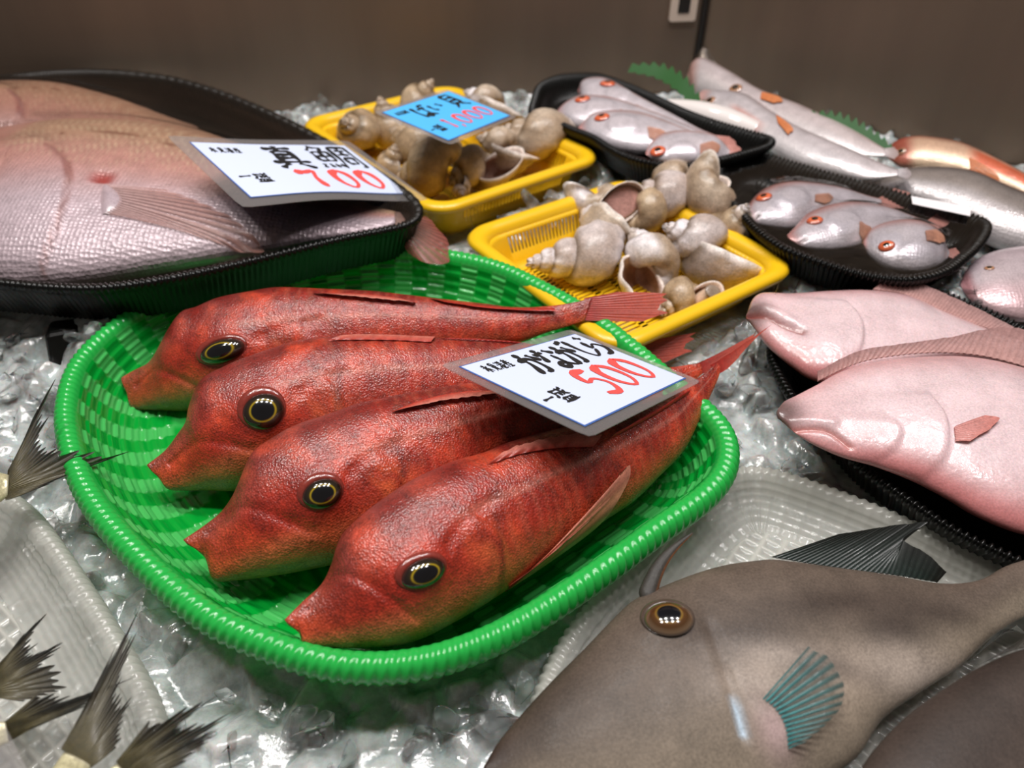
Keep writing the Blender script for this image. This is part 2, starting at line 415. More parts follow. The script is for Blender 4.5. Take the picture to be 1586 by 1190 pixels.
'flounder2': {"m":[[0.9959,0.0695,0.0583,0.2087],[-0.0629,0.9921,-0.1084,0.3112],[-0.0653,0.1043,0.9924,0.052]],"top":[[-0.0551,0.0003],[-0.0495,0.0082],[-0.0428,0.0132],[-0.0282,0.0241],[-0.0085,0.0393],[0.0191,0.0521],[0.0638,0.0626],[0.0884,0.0623],[0.1117,0.0559],[0.1339,0.0473],[0.1496,0.0382],[0.1667,0.0253],[0.1773,0.0163]],"bot":[[-0.0551,-0.0057],[-0.0448,-0.019],[-0.0254,-0.0306],[-0.0057,-0.0363],[0.0132,-0.0446],[0.03,-0.0561],[0.0404,-0.0647],[0.0581,-0.0729],[0.0784,-0.0745],[0.0981,-0.0678],[0.135,-0.0353],[0.1659,-0.0047]],"mouth":[[-0.0629,-0.0178],[-0.0499,-0.0153],[-0.0325,-0.0169],[-0.0209,-0.0267]],"finb":[[-0.0262,0.026],[0.0045,0.0461],[0.0361,0.0573],[0.0638,0.0626],[0.0884,0.0623],[0.1117,0.0559],[0.1339,0.0473]],"fint":[[-0.0262,0.0315],[0.0043,0.0531],[0.0362,0.0644],[0.0712,0.0758],[0.1059,0.0893],[0.1303,0.0862],[0.1451,0.0584]],"pecb":[[0.0346,-0.0154],[0.0327,-0.0249]],"pect":[[0.0523,-0.0081],[0.0593,-0.0097],[0.0525,-0.017],[0.0386,-0.026]],"gill":[[0.0289,0.0082],[0.0319,-0.0101],[0.0248,-0.0338],[0.0111,-0.0462]],"pre":[[-0.0001,-0.0092],[0.0062,-0.0156],[0.0015,-0.0277],[-0.007,-0.0331]],"tailb":[[0.1753,0.0161],[0.1639,-0.0049]],"tail":[[0.2011,0.0243],[0.1998,0.009],[0.1828,-0.0074]]},
'filefish1': {"m":[[0.9579,-0.2828,0.0499,0.1175],[0.2872,0.9433,-0.1663,0.1692],[0.0,0.1736,0.9848,0.034]],"top":[[-0.1356,-0.0042],[-0.1276,0.0031],[-0.1108,0.014],[-0.0964,0.0223],[-0.0815,0.0302],[-0.0537,0.0453],[-0.0437,0.0479],[-0.0206,0.0509],[-0.0019,0.0515],[0.0163,0.0494],[0.0247,0.0476],[0.0479,0.0374],[0.0786,0.0238],[0.0994,0.0137],[0.1189,0.0101],[0.1381,0.0128],[0.156,0.0131],[0.172,0.0126]],"bot":[[-0.136,-0.0075],[-0.1318,-0.0146],[-0.1165,-0.0294],[-0.0947,-0.0424],[-0.0715,-0.0512],[-0.0454,-0.0543],[-0.0148,-0.0515],[0.0123,-0.0458],[0.0331,-0.035],[0.059,-0.0289],[0.0813,-0.0243],[0.1024,-0.0175],[0.1208,-0.0134],[0.1369,-0.0125],[0.1482,-0.0129]],"eye":[[-0.0445,0.026],[-0.0345,0.0224],[-0.0409,0.034]],"pupil":[[-0.0461,0.026]],"spineb":[[-0.0542,0.0448],[-0.0437,0.0479]],"spinet":[[-0.0354,0.0562],[-0.0119,0.0657]],"finb":[[0.0243,0.0469],[0.0434,0.0379],[0.0605,0.0301],[0.0779,0.0229],[0.0971,0.0136]],"fint":[[0.0598,0.0463],[0.1061,0.0404],[0.0888,0.0355],[0.0952,0.0258],[0.0983,0.0147]],"pecb":[[-0.0217,-0.0154],[-0.0188,-0.0199],[-0.0178,-0.0273],[-0.0198,-0.0347]],"pect":[[0.0047,-0.0029],[0.0113,-0.0087],[0.0125,-0.0207],[0.0033,-0.0292],[-0.0147,-0.0351]],"gill":[[-0.031,-0.0023],[-0.0328,-0.0134],[-0.0348,-0.0248]],"anb":[[0.0822,-0.0245],[0.1013,-0.0188],[0.1195,-0.0149]],"ant":[[0.0919,-0.0205],[0.1097,-0.0154],[0.118,-0.0209]],"mouth":[[-0.1368,-0.0092],[-0.1307,-0.0082],[-0.1242,-0.0081]],"blot":[[0.0536,-0.0034],[0.0057,-0.0064],[-0.0158,0.0111],[0.035,0.0141],[0.0824,-0.002]],"pale":[[-0.0071,-0.0014],[0.0513,-0.0204],[-0.0178,-0.0095]],"tailb":[[0.1703,0.013],[0.1471,-0.0119]],"tail":[[0.2084,0.0151],[0.1941,-0.0073],[0.1685,-0.0244]]},
'filefish2': {"m":[[0.886,-0.4566,0.0805,0.1754],[0.4637,0.8725,-0.1539,0.1299],[0.0,0.1736,0.9848,0.046]],"top":[[-0.1112,-0.0063],[-0.0946,-0.0004],[-0.076,0.0034],[-0.0514,0.0087],[-0.0315,0.0141],[-0.0106,0.0173],[0.0094,0.018],[0.0291,0.0177],[0.048,0.016],[0.0652,0.0124],[0.0907,0.0045],[0.1147,-0.002],[0.1336,-0.0059]],"bot":[[-0.1114,-0.0082],[-0.1025,-0.0223],[-0.0842,-0.0335],[-0.0597,-0.0422],[-0.0266,-0.0451],[0.0082,-0.0409],[0.0589,-0.0288],[0.0919,-0.0193],[0.1168,-0.0159]],"eye":[[-0.0719,-0.0081],[-0.0649,-0.0123],[-0.0679,-0.0041]],"tailb":[[0.1321,-0.0052],[0.1154,-0.0153]],"tail":[[0.1688,-0.0103],[0.1544,-0.0241],[0.1241,-0.0348]],"finb":[[0.0324,0.017],[0.0509,0.0149],[0.0712,0.0102]],"fint":[[0.0527,0.0162],[0.07,0.0159],[0.0755,0.0117]]},
'rosy1': {"m":[[0.6917,0.7112,-0.1254,0.1181],[-0.7222,0.6812,-0.1201,0.8099],[0.0,0.1736,0.9848,0.062]],"top":[[-0.0608,-0.0013],[-0.0697,0.0173],[-0.0553,0.0314],[-0.0337,0.0311],[0.0106,0.0202],[0.063,0.0087],[0.1012,0.001],[0.1262,-0.0013]],"bot":[[-0.0548,-0.0068],[-0.0337,-0.0205],[-0.0044,-0.0163],[0.0285,-0.0127],[0.077,-0.0096],[0.1103,-0.0115],[0.1334,-0.0115]],"eye":[[-0.026,0.0102],[-0.018,0.015],[-0.0353,0.021]],"pecb":[[0.0264,-0.0048],[0.0318,-0.0114]],"pect":[[0.0497,-0.007],[0.0621,-0.0121],[0.0554,-0.0163]],"tailb":[[0.1251,-0.002],[0.1323,-0.0122]],"tail":[[0.1381,0.0033],[0.1502,-0.0036],[0.1519,-0.0168]]},
'rosy2': {"m":[[0.934,0.3519,-0.0621,0.1061],[-0.3573,0.9198,-0.1622,0.7652],[0.0,0.1736,0.9848,0.064]],"top":[[-0.0605,-0.0127],[-0.0595,0.004],[-0.0497,0.0233],[-0.0407,0.0298],[-0.0085,0.0307],[0.0298,0.0183],[0.067,0.004],[0.092,-0.0061],[0.1093,-0.0127]],"bot":[[-0.0578,-0.0188],[-0.0411,-0.0264],[-0.0187,-0.031],[0.0157,-0.0322],[0.048,-0.0288],[0.0796,-0.0242],[0.1114,-0.0243]],"eye":[[-0.0351,0.0041],[-0.0266,0.0062],[-0.0387,0.0157]],"pecb":[[0.0086,-0.0078],[0.0109,-0.0163]],"pect":[[0.0307,-0.0151],[0.0393,-0.0231],[0.03,-0.0255]],"tailb":[[0.1083,-0.0142],[0.1102,-0.0246]],"tail":[[0.1214,-0.0096],[0.1282,-0.0199],[0.1254,-0.0325]]},
'rosy3': {"m":[[0.9487,0.3114,-0.0549,0.1322],[-0.3162,0.9343,-0.1647,0.7127],[0.0,0.1736,0.9848,0.067]],"top":[[-0.0673,-0.0067],[-0.0641,0.0066],[-0.0576,0.0209],[-0.036,0.0296],[-0.0129,0.0309],[0.0151,0.0219],[0.0428,0.0097],[0.0631,-0.0011],[0.0791,-0.0067]],"bot":[[-0.0645,-0.0122],[-0.0497,-0.0235],[-0.0279,-0.0338],[-0.0019,-0.037],[0.0187,-0.031],[0.0418,-0.0222],[0.0654,-0.0168],[0.0803,-0.0156]],"eye":[[-0.0444,-0.0013],[-0.0363,0.0005],[-0.047,0.0094]],"pecb":[[0.0028,-0.0114],[0.0073,-0.0245]],"pect":[[0.0173,-0.0117],[0.0223,-0.0152],[0.0137,-0.0254]],"tailb":[[0.0774,-0.0071],[0.0785,-0.016]],"tail":[[0.0877,-0.0024],[0.0934,-0.0102],[0.0898,-0.0201]]},
'rosy4': {"m":[[0.9971,-0.0748,0.0132,0.1619],[0.076,0.982,-0.1731,0.668],[0.0,0.1736,0.9848,0.07]],"top":[[-0.0382,-0.0066],[-0.032,0.0061],[-0.022,0.0189],[-0.0069,0.0249],[0.0118,0.0239],[0.0291,0.0173],[0.0386,0.0056],[0.0415,-0.0066]],"bot":[[-0.0384,-0.0108],[-0.0331,-0.0175],[-0.0175,-0.0236],[0.0031,-0.0257],[0.0215,-0.0246],[0.0336,-0.0179],[0.0398,-0.013]],"eye":[[-0.0288,-0.0129],[-0.0211,-0.0133],[-0.0268,-0.0033]],"pecb":[[0.01,-0.0118],[0.0086,-0.0223]],"pect":[[0.0239,-0.0071],[0.0303,-0.0129],[0.0217,-0.023]],"tailb":[[0.0403,-0.0065],[0.0386,-0.0129]],"tail":[[0.0488,-0.0026],[0.0501,-0.0114],[0.0441,-0.0196]]},
'pink1': {"m":[[0.9784,-0.2038,0.0359,0.2424],[0.207,0.9635,-0.1699,0.5781],[0.0,0.1736,0.9848,0.054]],"top":[[-0.0473,-0.0017],[-0.0318,0.0162],[-0.0139,0.0287],[0.0098,0.0329],[0.0322,0.0275],[0.0526,0.0184],[0.071,0.0059],[0.0824,-0.0017]],"bot":[[-0.0459,-0.0064],[-0.043,-0.0157],[-0.032,-0.0236],[-0.0141,-0.0291],[0.0063,-0.0236],[0.0349,-0.0147],[0.0631,-0.0081],[0.0784,-0.0086]],"eye":[[-0.0281,0.0061],[-0.0209,0.005],[-0.0245,0.0139]],"mouth":[[-0.0542,-0.0159],[-0.0463,-0.0137],[-0.0395,-0.0112]],"pecb":[[0.0152,-0.0007],[0.0113,-0.0084]],"pect":[[0.0294,-0.0001],[0.0306,-0.0059],[0.0204,-0.0116]],"tailb":[[0.0795,-0.0012],[0.0755,-0.0082]],"tail":[[0.1024,0.0107],[0.1127,0.0013],[0.0976,-0.0079],[0.0965,-0.0171],[0.0839,-0.0151]]},
'pink2': {"m":[[0.9818,-0.1869,0.033,0.2673],[0.1898,0.9669,-0.1705,0.5394],[0.0,0.1736,0.9848,0.056]],"top":[[-0.0482,-0.0047],[-0.0363,0.0053],[-0.0208,0.0186],[-0.0016,0.0256],[0.0202,0.0279],[0.0411,0.0222],[0.0567,0.0127],[0.069,0.003],[0.0793,-0.0047]],"bot":[[-0.0484,-0.0112],[-0.0414,-0.0212],[-0.0252,-0.0276],[-0.0034,-0.0284],[0.0163,-0.0233],[0.0403,-0.0161],[0.06,-0.0122],[0.0754,-0.011]],"eye":[[-0.0251,-0.0002],[-0.0183,-0.0012],[-0.0216,0.0069]],"mouth":[[-0.0568,-0.0194],[-0.0466,-0.0185],[-0.039,-0.0164]],"pecb":[[0.0072,-0.0108],[0.0034,-0.0202]],"pect":[[0.016,-0.0155],[0.0191,-0.0201],[0.0068,-0.0272]],"tailb":[[0.0771,-0.0044],[0.0733,-0.0107]],"tail":[[0.0897,0.0026],[0.0942,-0.0095],[0.078,-0.0165]]},
'pink3': {"m":[[0.9651,0.2578,-0.0455,0.3073],[-0.2618,0.9505,-0.1676,0.504],[0.0,0.1736,0.9848,0.058]],"top":[[-0.0317,-0.0001],[-0.0274,0.0124],[-0.0177,0.0228],[-0.0027,0.0301],[0.0118,0.0305],[0.023,0.0227],[0.0274,0.0105],[0.0301,-0.0001]],"bot":[[-0.0319,-0.0066],[-0.0277,-0.0184],[-0.018,-0.0287],[-0.0046,-0.0334],[0.0091,-0.0305],[0.0212,-0.0205],[0.0271,-0.0116],[0.0294,-0.0065]],"eye":[[-0.0187,-0.0156],[-0.0126,-0.0143],[-0.0183,-0.0084]],"pecb":[[0.0085,0.0028],[0.009,-0.0082]],"pect":[[0.0182,0.008],[0.0254,0.0015],[0.0191,-0.0077]],"tailb":[[0.0282,-0.0005],[0.0275,-0.0077]],"tail":[[0.0351,0.0041],[0.0371,-0.0025],[0.0335,-0.0103]]},
'white1': {"m":[[0.488,0.8202,-0.2985,0.2927],[-0.8729,0.4585,-0.1669,0.7763],[0.0,0.342,0.9397,0.06]],"top":[[-0.1599,-0.0042],[-0.1747,0.016],[-0.1721,0.0269],[-0.153,0.0277],[-0.11,0.0236],[-0.0581,0.0165],[-0.0072,0.0186],[0.0366,0.0175],[0.0815,0.0154],[0.1146,0.0103]],"bot":[[-0.1506,-0.0098],[-0.1259,-0.0215],[-0.0958,-0.0231],[-0.0406,-0.0252],[0.0099,-0.0271],[0.0599,-0.024],[0.0995,-0.0145],[0.1236,0.002]],"eye":[[-0.0695,-0.0077],[-0.0619,-0.0062],[-0.0743,-0.0034]],"pecb":[[-0.0411,0.0032],[-0.0313,-0.0076]],"pect":[[-0.0218,0.0077],[-0.0078,0.0024],[-0.0115,-0.0065]],"tailb":[[0.1144,0.0089],[0.1211,0.0015]],"tail":[[0.1202,0.0164],[0.1301,0.0111],[0.1328,0.0024]],"wrap":[[-0.1749,0.0222],[-0.1901,0.0431],[-0.1916,0.0505],[-0.175,0.0445],[-0.1429,0.0269]]},
'white2': {"m":[[0.5288,0.7976,-0.2903,0.2776],[-0.8488,0.4969,-0.1809,0.7216],[0.0,0.342,0.9397,0.057]],"top":[[-0.14,0.0062],[-0.1398,0.0176],[-0.1255,0.0226],[-0.0917,0.033],[-0.0454,0.0247],[-0.0041,0.0186],[0.0467,0.0171],[0.085,0.0172],[0.1136,0.0169]],"bot":[[-0.1279,-0.0011],[-0.1007,-0.0102],[-0.0492,-0.0189],[0.0015,-0.0235],[0.0344,-0.0251],[0.0668,-0.0198],[0.0999,-0.0087],[0.1188,0.0106]],"eye":[[-0.1081,-0.0012],[-0.1014,-0.0001],[-0.1127,0.003]],"pecb":[[-0.0272,0.0125],[-0.014,0.0015]],"pect":[[-0.0093,0.0081],[0.0062,0.0014],[0.0098,-0.0085]],"vent":[[0.0025,-0.0069],[0.0211,-0.0135],[0.0389,-0.0256]],"tailb":[[0.1122,0.0161],[0.1175,0.0097]],"tail":[[0.1179,0.0231],[0.1266,0.018],[0.1282,0.0104]]},
'redfish': {"m":[[0.7015,0.6778,-0.2202,0.4309],[-0.7127,0.6672,-0.2168,0.686],[0.0,0.309,0.9511,0.055]],"top":[[-0.0554,-0.0234],[-0.0573,-0.0071],[-0.046,0.0066],[-0.0235,0.0142],[-0.0033,0.0162],[0.0195,0.0121],[0.0615,-0.0005],[0.0955,-0.0128],[0.1201,-0.0237]],"bot":[[-0.0496,-0.0318],[-0.0349,-0.0366],[-0.0118,-0.0313],[0.0165,-0.0262],[0.0468,-0.0269],[0.0741,-0.0304],[0.105,-0.0368],[0.1245,-0.0353]],"eye":[[-0.0413,-0.0259],[-0.0368,-0.0248],[-0.0436,-0.0214]],"pecb":[[0.0157,-0.0124],[0.0219,-0.022]],"pect":[[0.0352,-0.0172],[0.0492,-0.0234],[0.045,-0.0328]],"tailb":[[0.1184,-0.0246],[0.1229,-0.0362]],"tail":[[0.1282,-0.0191],[0.1366,-0.0285],[0.1369,-0.0422]]},
'greyfish': {"m":[[0.7844,0.5963,-0.171,0.3989],[-0.6203,0.754,-0.2162,0.609],[0.0,0.2756,0.9613,0.045]],"top":[[-0.0696,-0.004],[-0.0629,0.0095],[-0.0527,0.0236],[-0.0271,0.0361],[0.0006,0.0403],[0.0305,0.0318],[0.0549,0.0257],[0.0971,0.0135],[0.1174,0.0057]],"bot":[[-0.0665,-0.0088],[-0.0455,-0.0133],[-0.0145,-0.0214],[0.0153,-0.0307],[0.0443,-0.0418],[0.0736,-0.0419],[0.0984,-0.0295],[0.1204,-0.0074]],"eye":[[0.0819,-0.0129],[0.0864,-0.0124],[0.0805,-0.0074]],"tailb":[[-0.0671,0.0003],[-0.0633,-0.0094]],"tail":[[-0.0789,0.0044],[-0.0804,-0.0068],[-0.0698,-0.0185]]},
'palefish': {"m":[[0.9901,0.1396,-0.0147,0.3812],[-0.1403,0.9847,-0.1035,0.4798],[0.0,0.1045,0.9945,0.038]],"top":[[-0.0355,-0.0043],[-0.027,0.0131],[-0.0151,0.0299],[0.0033,0.0426],[0.0285,0.051],[0.0542,0.0488],[0.076,0.0298],[0.0888,0.0149]],"bot":[[-0.0361,-0.01],[-0.0324,-0.0236],[-0.0206,-0.0379],[-0.0021,-0.0443],[0.0235,-0.039],[0.0584,-0.0162],[0.0837,0.0023]],"eye":[[-0.0164,0.0038],[-0.0128,0.0034],[-0.0149,0.0089]],"tailb":[[0.0865,0.0138],[0.0818,0.0021]],"tail":[[0.1045,0.0249],[0.1022,0.0085],[0.0906,-0.0085]]},
'tail1': {"m":[[0.6347,-0.6692,0.3864,-0.2704],[0.7728,0.5497,-0.3173,0.2629],[0.0,0.5,0.866,0.05]],"top":[[-0.0461,0.0184],[-0.0282,0.0195],[-0.0119,0.0159],[-0.0017,0.0114],[0.005,0.003]],"bot":[[-0.0522,0.0065],[-0.0434,-0.0092],[-0.028,-0.0134],[-0.0135,-0.0097],[-0.002,-0.0075]],"tailb":[[0.0053,0.0052],[-0.0038,-0.0084]],"tail":[[0.0344,0.0268],[0.0537,0.0406],[0.0362,0.0207],[0.0228,0.0061],[0.0363,0.0],[0.0593,-0.0219],[0.0266,-0.0158],[0.0104,-0.0136]]},
'tail2': {"m":[[0.5824,-0.704,0.4065,-0.2175],[0.8129,0.5044,-0.2912,0.1544],[0.0,0.5,0.866,0.045]],"top":[[-0.0318,0.0267],[-0.018,0.0263],[-0.0068,0.0201],[-0.0013,0.0125],[0.0033,0.0051]],"bot":[[-0.0402,0.0119],[-0.0332,0.0006],[-0.0209,-0.0027],[-0.011,-0.0029],[-0.0028,-0.0044]],"tailb":[[0.0031,0.0061],[-0.0033,-0.0039]],"tail":[[0.0185,0.0093],[0.0304,0.0112],[0.0192,0.0028],[0.0148,-0.0004],[0.0333,-0.0052],[0.0184,-0.0079],[0.0173,-0.0222],[0.0029,-0.0142]]},
'tail3': {"m":[[0.0159,-0.8659,0.4999,-0.1667],[0.9999,0.0138,-0.0079,0.1209],[0.0,0.5,0.866,0.05]],"top":[[-0.0439,0.0124],[-0.0283,0.0104],[-0.0134,0.0092],[-0.0039,0.007],[0.0023,0.0057]],"bot":[[-0.048,-0.0096],[-0.0311,-0.0079],[-0.0168,-0.0069],[-0.0069,-0.0059],[-0.0006,-0.0059]],"tailb":[[0.0032,0.0069],[-0.0011,-0.0057]],"tail":[[0.024,0.0053],[0.044,0.0049],[0.0623,0.0031],[0.0487,-0.0007],[0.0319,-0.0036],[0.0264,-0.0089],[0.016,-0.0101],[0.0063,-0.0117]]},
'tail4': {"m":[[0.7594,-0.5634,0.3253,-0.1445],[0.6506,0.6577,-0.3797,0.1177],[0.0,0.5,0.866,0.052]],"top":[[-0.0478,-0.0199],[-0.0335,-0.01],[-0.019,-0.0013],[-0.0101,0.0036],[-0.0025,0.004]],"bot":[[-0.0355,-0.0396],[-0.0239,-0.0276],[-0.0132,-0.0162],[-0.0067,-0.0095],[-0.0008,-0.0053]],"tailb":[[-0.0026,0.0047],[-0.0014,-0.0057]],"tail":[[0.0121,0.0103],[0.0393,0.0046],[0.0258,0.0018],[0.0205,0.0014],[0.0481,-0.0062],[0.03,-0.0056],[0.0323,-0.0085],[0.0098,-0.0101]]},
'tail5': {"m":[[0.8966,-0.3835,0.2214,-0.2012],[0.4428,0.7765,-0.4483,0.1333],[0.0,0.5,0.866,0.047]],"top":[[-0.0455,-0.0027],[-0.032,0.0055],[-0.0186,0.0094],[-0.0077,0.0077],[0.0007,0.0043]],"bot":[[-0.0452,-0.0167],[-0.0325,-0.0134],[-0.0213,-0.009],[-0.0099,-0.0056],[0.0002,-0.0041]],"tailb":[[0.0003,0.0042],[-0.0002,-0.0037]],"tail":[[0.0158,0.0105],[0.0264,0.0033],[0.0384,0.0019],[0.0515,0.001],[0.0361,-0.0027],[0.0229,-0.0023],[0.0111,-0.0023]]},
'green': {"z":0.05,"o":[[-0.2691,0.3133],[-0.2801,0.3395],[-0.2873,0.3682],[-0.2853,0.3962],[-0.2746,0.4285],[-0.2528,0.4563],[-0.2232,0.4836],[-0.1887,0.503],[-0.141,0.5183],[-0.0897,0.5214],[-0.0478,0.5142],[-0.0065,0.4961],[0.032,0.4607],[0.0622,0.4269],[0.0849,0.3926],[0.1048,0.3583],[0.1214,0.3305],[0.1295,0.3106],[0.1288,0.292],[0.1213,0.2722],[0.1052,0.2538],[0.08,0.2347],[0.0515,0.2113],[0.0257,0.1919],[0.002,0.1755],[-0.0202,0.1648],[-0.039,0.1589],[-0.0605,0.1569],[-0.0826,0.1589],[-0.1095,0.1678],[-0.1387,0.1803],[-0.1657,0.1987],[-0.1929,0.2208],[-0.2196,0.2451],[-0.2429,0.2722]]},
'breamtray': {"z":0.078,"o":[[-0.7067,0.6922],[-0.7089,0.7828],[-0.6455,0.8464],[-0.5793,0.8578],[-0.5436,0.8741],[-0.4789,0.8789],[-0.3967,0.8578],[-0.3244,0.8136],[-0.2609,0.7594],[-0.2097,0.709],[-0.1623,0.6573],[-0.1192,0.6056],[-0.0801,0.5525],[-0.0694,0.5274],[-0.0727,0.5048],[-0.0932,0.4926],[-0.1203,0.4817],[-0.1583,0.4608],[-0.198,0.4395],[-0.2362,0.4219],[-0.2752,0.4114],[-0.3145,0.413],[-0.3428,0.4178],[-0.39,0.4243],[-0.4481,0.4327],[-0.5122,0.459],[-0.596,0.5296],[-0.6708,0.6166]]},
'rosytray': {"z":0.07,"o":[[0.0181,0.7615],[0.0209,0.8026],[0.0308,0.8539],[0.0581,0.8863],[0.097,0.8911],[0.1307,0.8562],[0.1607,0.8088],[0.1809,0.7729],[0.2022,0.7449],[0.2287,0.7184],[0.2502,0.6983],[0.2533,0.6869],[0.2438,0.6727],[0.2199,0.6574],[0.1924,0.6412],[0.1617,0.6283],[0.1332,0.6311],[0.1076,0.6455],[0.0898,0.668],[0.0762,0.695],[0.0587,0.715],[0.0411,0.7359],[0.0271,0.7467]]},
'filmtray': {"z":0.06,"o":[[0.1883,0.6415],[0.2111,0.6755],[0.2403,0.6833],[0.2549,0.6709],[0.296,0.633],[0.3348,0.6007],[0.3692,0.566],[0.3882,0.5474],[0.3878,0.534],[0.3679,0.5065],[0.3454,0.4838],[0.3182,0.4615],[0.2891,0.4517],[0.263,0.4553],[0.2455,0.4642],[0.223,0.4819],[0.2054,0.5004],[0.1921,0.5373],[0.1858,0.5905]]},
'floundertray': {"z":0.038,"o":[[0.2389,0.4688],[0.2828,0.4798],[0.3214,0.4761],[0.3483,0.4505],[0.3651,0.4258],[0.3916,0.3834],[0.4077,0.3321],[0.392,0.2786],[0.3467,0.2259],[0.3032,0.1998],[0.2787,0.1998],[0.2654,0.2088],[0.255,0.2209],[0.2309,0.2402],[0.2134,0.2634],[0.1954,0.2915],[0.1877,0.3138],[0.1767,0.3429],[0.1732,0.3745],[0.1758,0.3999],[0.195,0.4363]]},
'whitebasket': {"z":0.022,"o":[[0.1263,0.3027],[0.1503,0.3059],[0.1714,0.2974],[0.1971,0.2828],[0.2206,0.2674],[0.2413,0.249],[0.2621,0.2346],[0.2934,0.2104],[0.3089,0.1857],[0.2864,0.1405],[0.2478,0.1036],[0.1889,0.0785],[0.1148,0.0672],[0.0477,0.0728],[0.016,0.0865],[0.0033,0.1104],[0.003,0.1378],[0.0084,0.1619],[0.019,0.1857],[0.0362,0.2104],[0.0606,0.2379],[0.095,0.2784]]},
'greybasket': {"z":0.024,"o":[[-0.3219,0.2915],[-0.3025,0.2905],[-0.2717,0.2728],[-0.2451,0.2491],[-0.2158,0.2208],[-0.1891,0.1937],[-0.1682,0.1716],[-0.155,0.155],[-0.1429,0.1317],[-0.1342,0.1029],[-0.1426,0.078],[-0.1784,0.0668],[-0.2386,0.0723],[-0.2977,0.1029],[-0.3576,0.1845],[-0.3731,0.2625]]},
'card500': {"m":[[0.6015,-0.7792,0.1761,0.0366],[0.7233,0.6248,0.294,0.3096],[-0.3391,-0.0495,0.9394,0.088]],"w":0.1115,"h":0.0785},
'card700': {"m":[[0.6969,-0.6615,0.2769,-0.1638],[0.6578,0.7435,0.1205,0.5488],[-0.2856,0.0982,0.9533,0.102]],"w":0.1374,"h":0.0968},
'cardblue': {"m":[[0.5093,-0.8419,0.1783,-0.0569],[0.8547,0.5191,0.0098,0.6561],[-0.1008,0.1474,0.9839,0.105]],"w":0.1004,"h":0.0707},
'shells': {"w1":[[0.052,0.5303,0.03],0.075,[-0.9636,-0.2589,0.0663],[0.303,0.9437,-0.1325]],"w2":[[0.1151,0.5167,0.032],0.0867,[-0.3976,0.8087,0.4336],[0.3715,-0.8777,-0.3028]],"w3":[[0.1359,0.4819,0.026],0.06,[-0.7672,-0.5554,-0.3209],[0.8355,-0.2185,0.5042]],"w4":[[0.1681,0.5404,0.034],0.1027,[-0.9102,0.1688,0.3782],[0.5599,-0.108,0.8215]],"w5":[[0.0821,0.5788,0.034],0.0765,[-0.5774,0.8134,0.0712],[0.7767,-0.5425,0.3201]],"w6":[[0.1107,0.582,0.046],0.0786,[0.8123,0.514,0.2756],[-0.5413,-0.7929,0.2799]],"w7":[[0.0806,0.6178,0.042],0.0677,[0.6459,0.3511,-0.6779],[-0.6537,-0.2556,0.7123]],"w8":[[0.1323,0.6013,0.05],0.068,[-0.954,-0.0261,0.2987],[0.7548,0.5649,-0.3333]],"w9":[[0.1515,0.6235,0.055],0.0841,[-0.9488,0.0275,-0.3145],[0.4581,-0.532,0.7122]],"w10":[[0.1767,0.593,0.054],0.0762,[-0.1054,-0.1383,-0.9848],[0.3313,0.8217,0.4638]],"w11":[[0.187,0.5634,0.036],0.0728,[0.2265,-0.2433,0.9432],[-0.424,-0.7887,-0.4452]],"v1":[[-0.1606,0.774,0.04],0.0913,[-0.362,-0.6798,0.6379],[0.527,-0.6228,-0.5782]],"v2":[[-0.0918,0.7158,0.048],0.0912,[-0.7884,0.5327,0.3077],[0.2082,0.4102,-0.8879]],"v3":[[-0.12,0.6997,0.04],0.0468,[0.2481,0.0033,0.9687],[0.3333,0.0822,-0.9392]],"v4":[[-0.0815,0.6692,0.044],0.0778,[-0.9456,0.1294,-0.2985],[0.9459,-0.1058,0.3067]],"v5":[[-0.0321,0.6826,0.048],0.0833,[-0.745,-0.5993,-0.2928],[0.647,-0.0665,0.7596]],"v6":[[-0.0046,0.7175,0.05],0.0749,[-0.93,0.3132,0.1924],[0.6783,-0.3379,0.6525]],"v7":[[0.0233,0.7378,0.05],0.0848,[-0.9583,0.0664,0.2779],[0.5488,0.8003,-0.2416]],"v8":[[-0.0205,0.8076,0.06],0.0795,[-0.8944,0.2875,0.3426],[0.7756,-0.1634,0.6097]],"v9":[[-0.1342,0.7933,0.044],0.0689,[-0.2673,0.1059,0.9578],[0.7276,0.0598,-0.6834]],"v10":[[-0.1044,0.8257,0.058],0.0648,[0.5976,0.1863,0.7798],[0.3586,0.1652,-0.9188]],"v11":[[-0.0497,0.6508,0.036],0.0307,[0.2481,-0.9687,0.0033],[-0.5657,0.1295,0.8144]]},
'sticker': [[0.3383,0.5759,0.064],[0.3789,0.5556,0.064],[0.3707,0.5396,0.064],[0.3333,0.5614,0.064]],
}


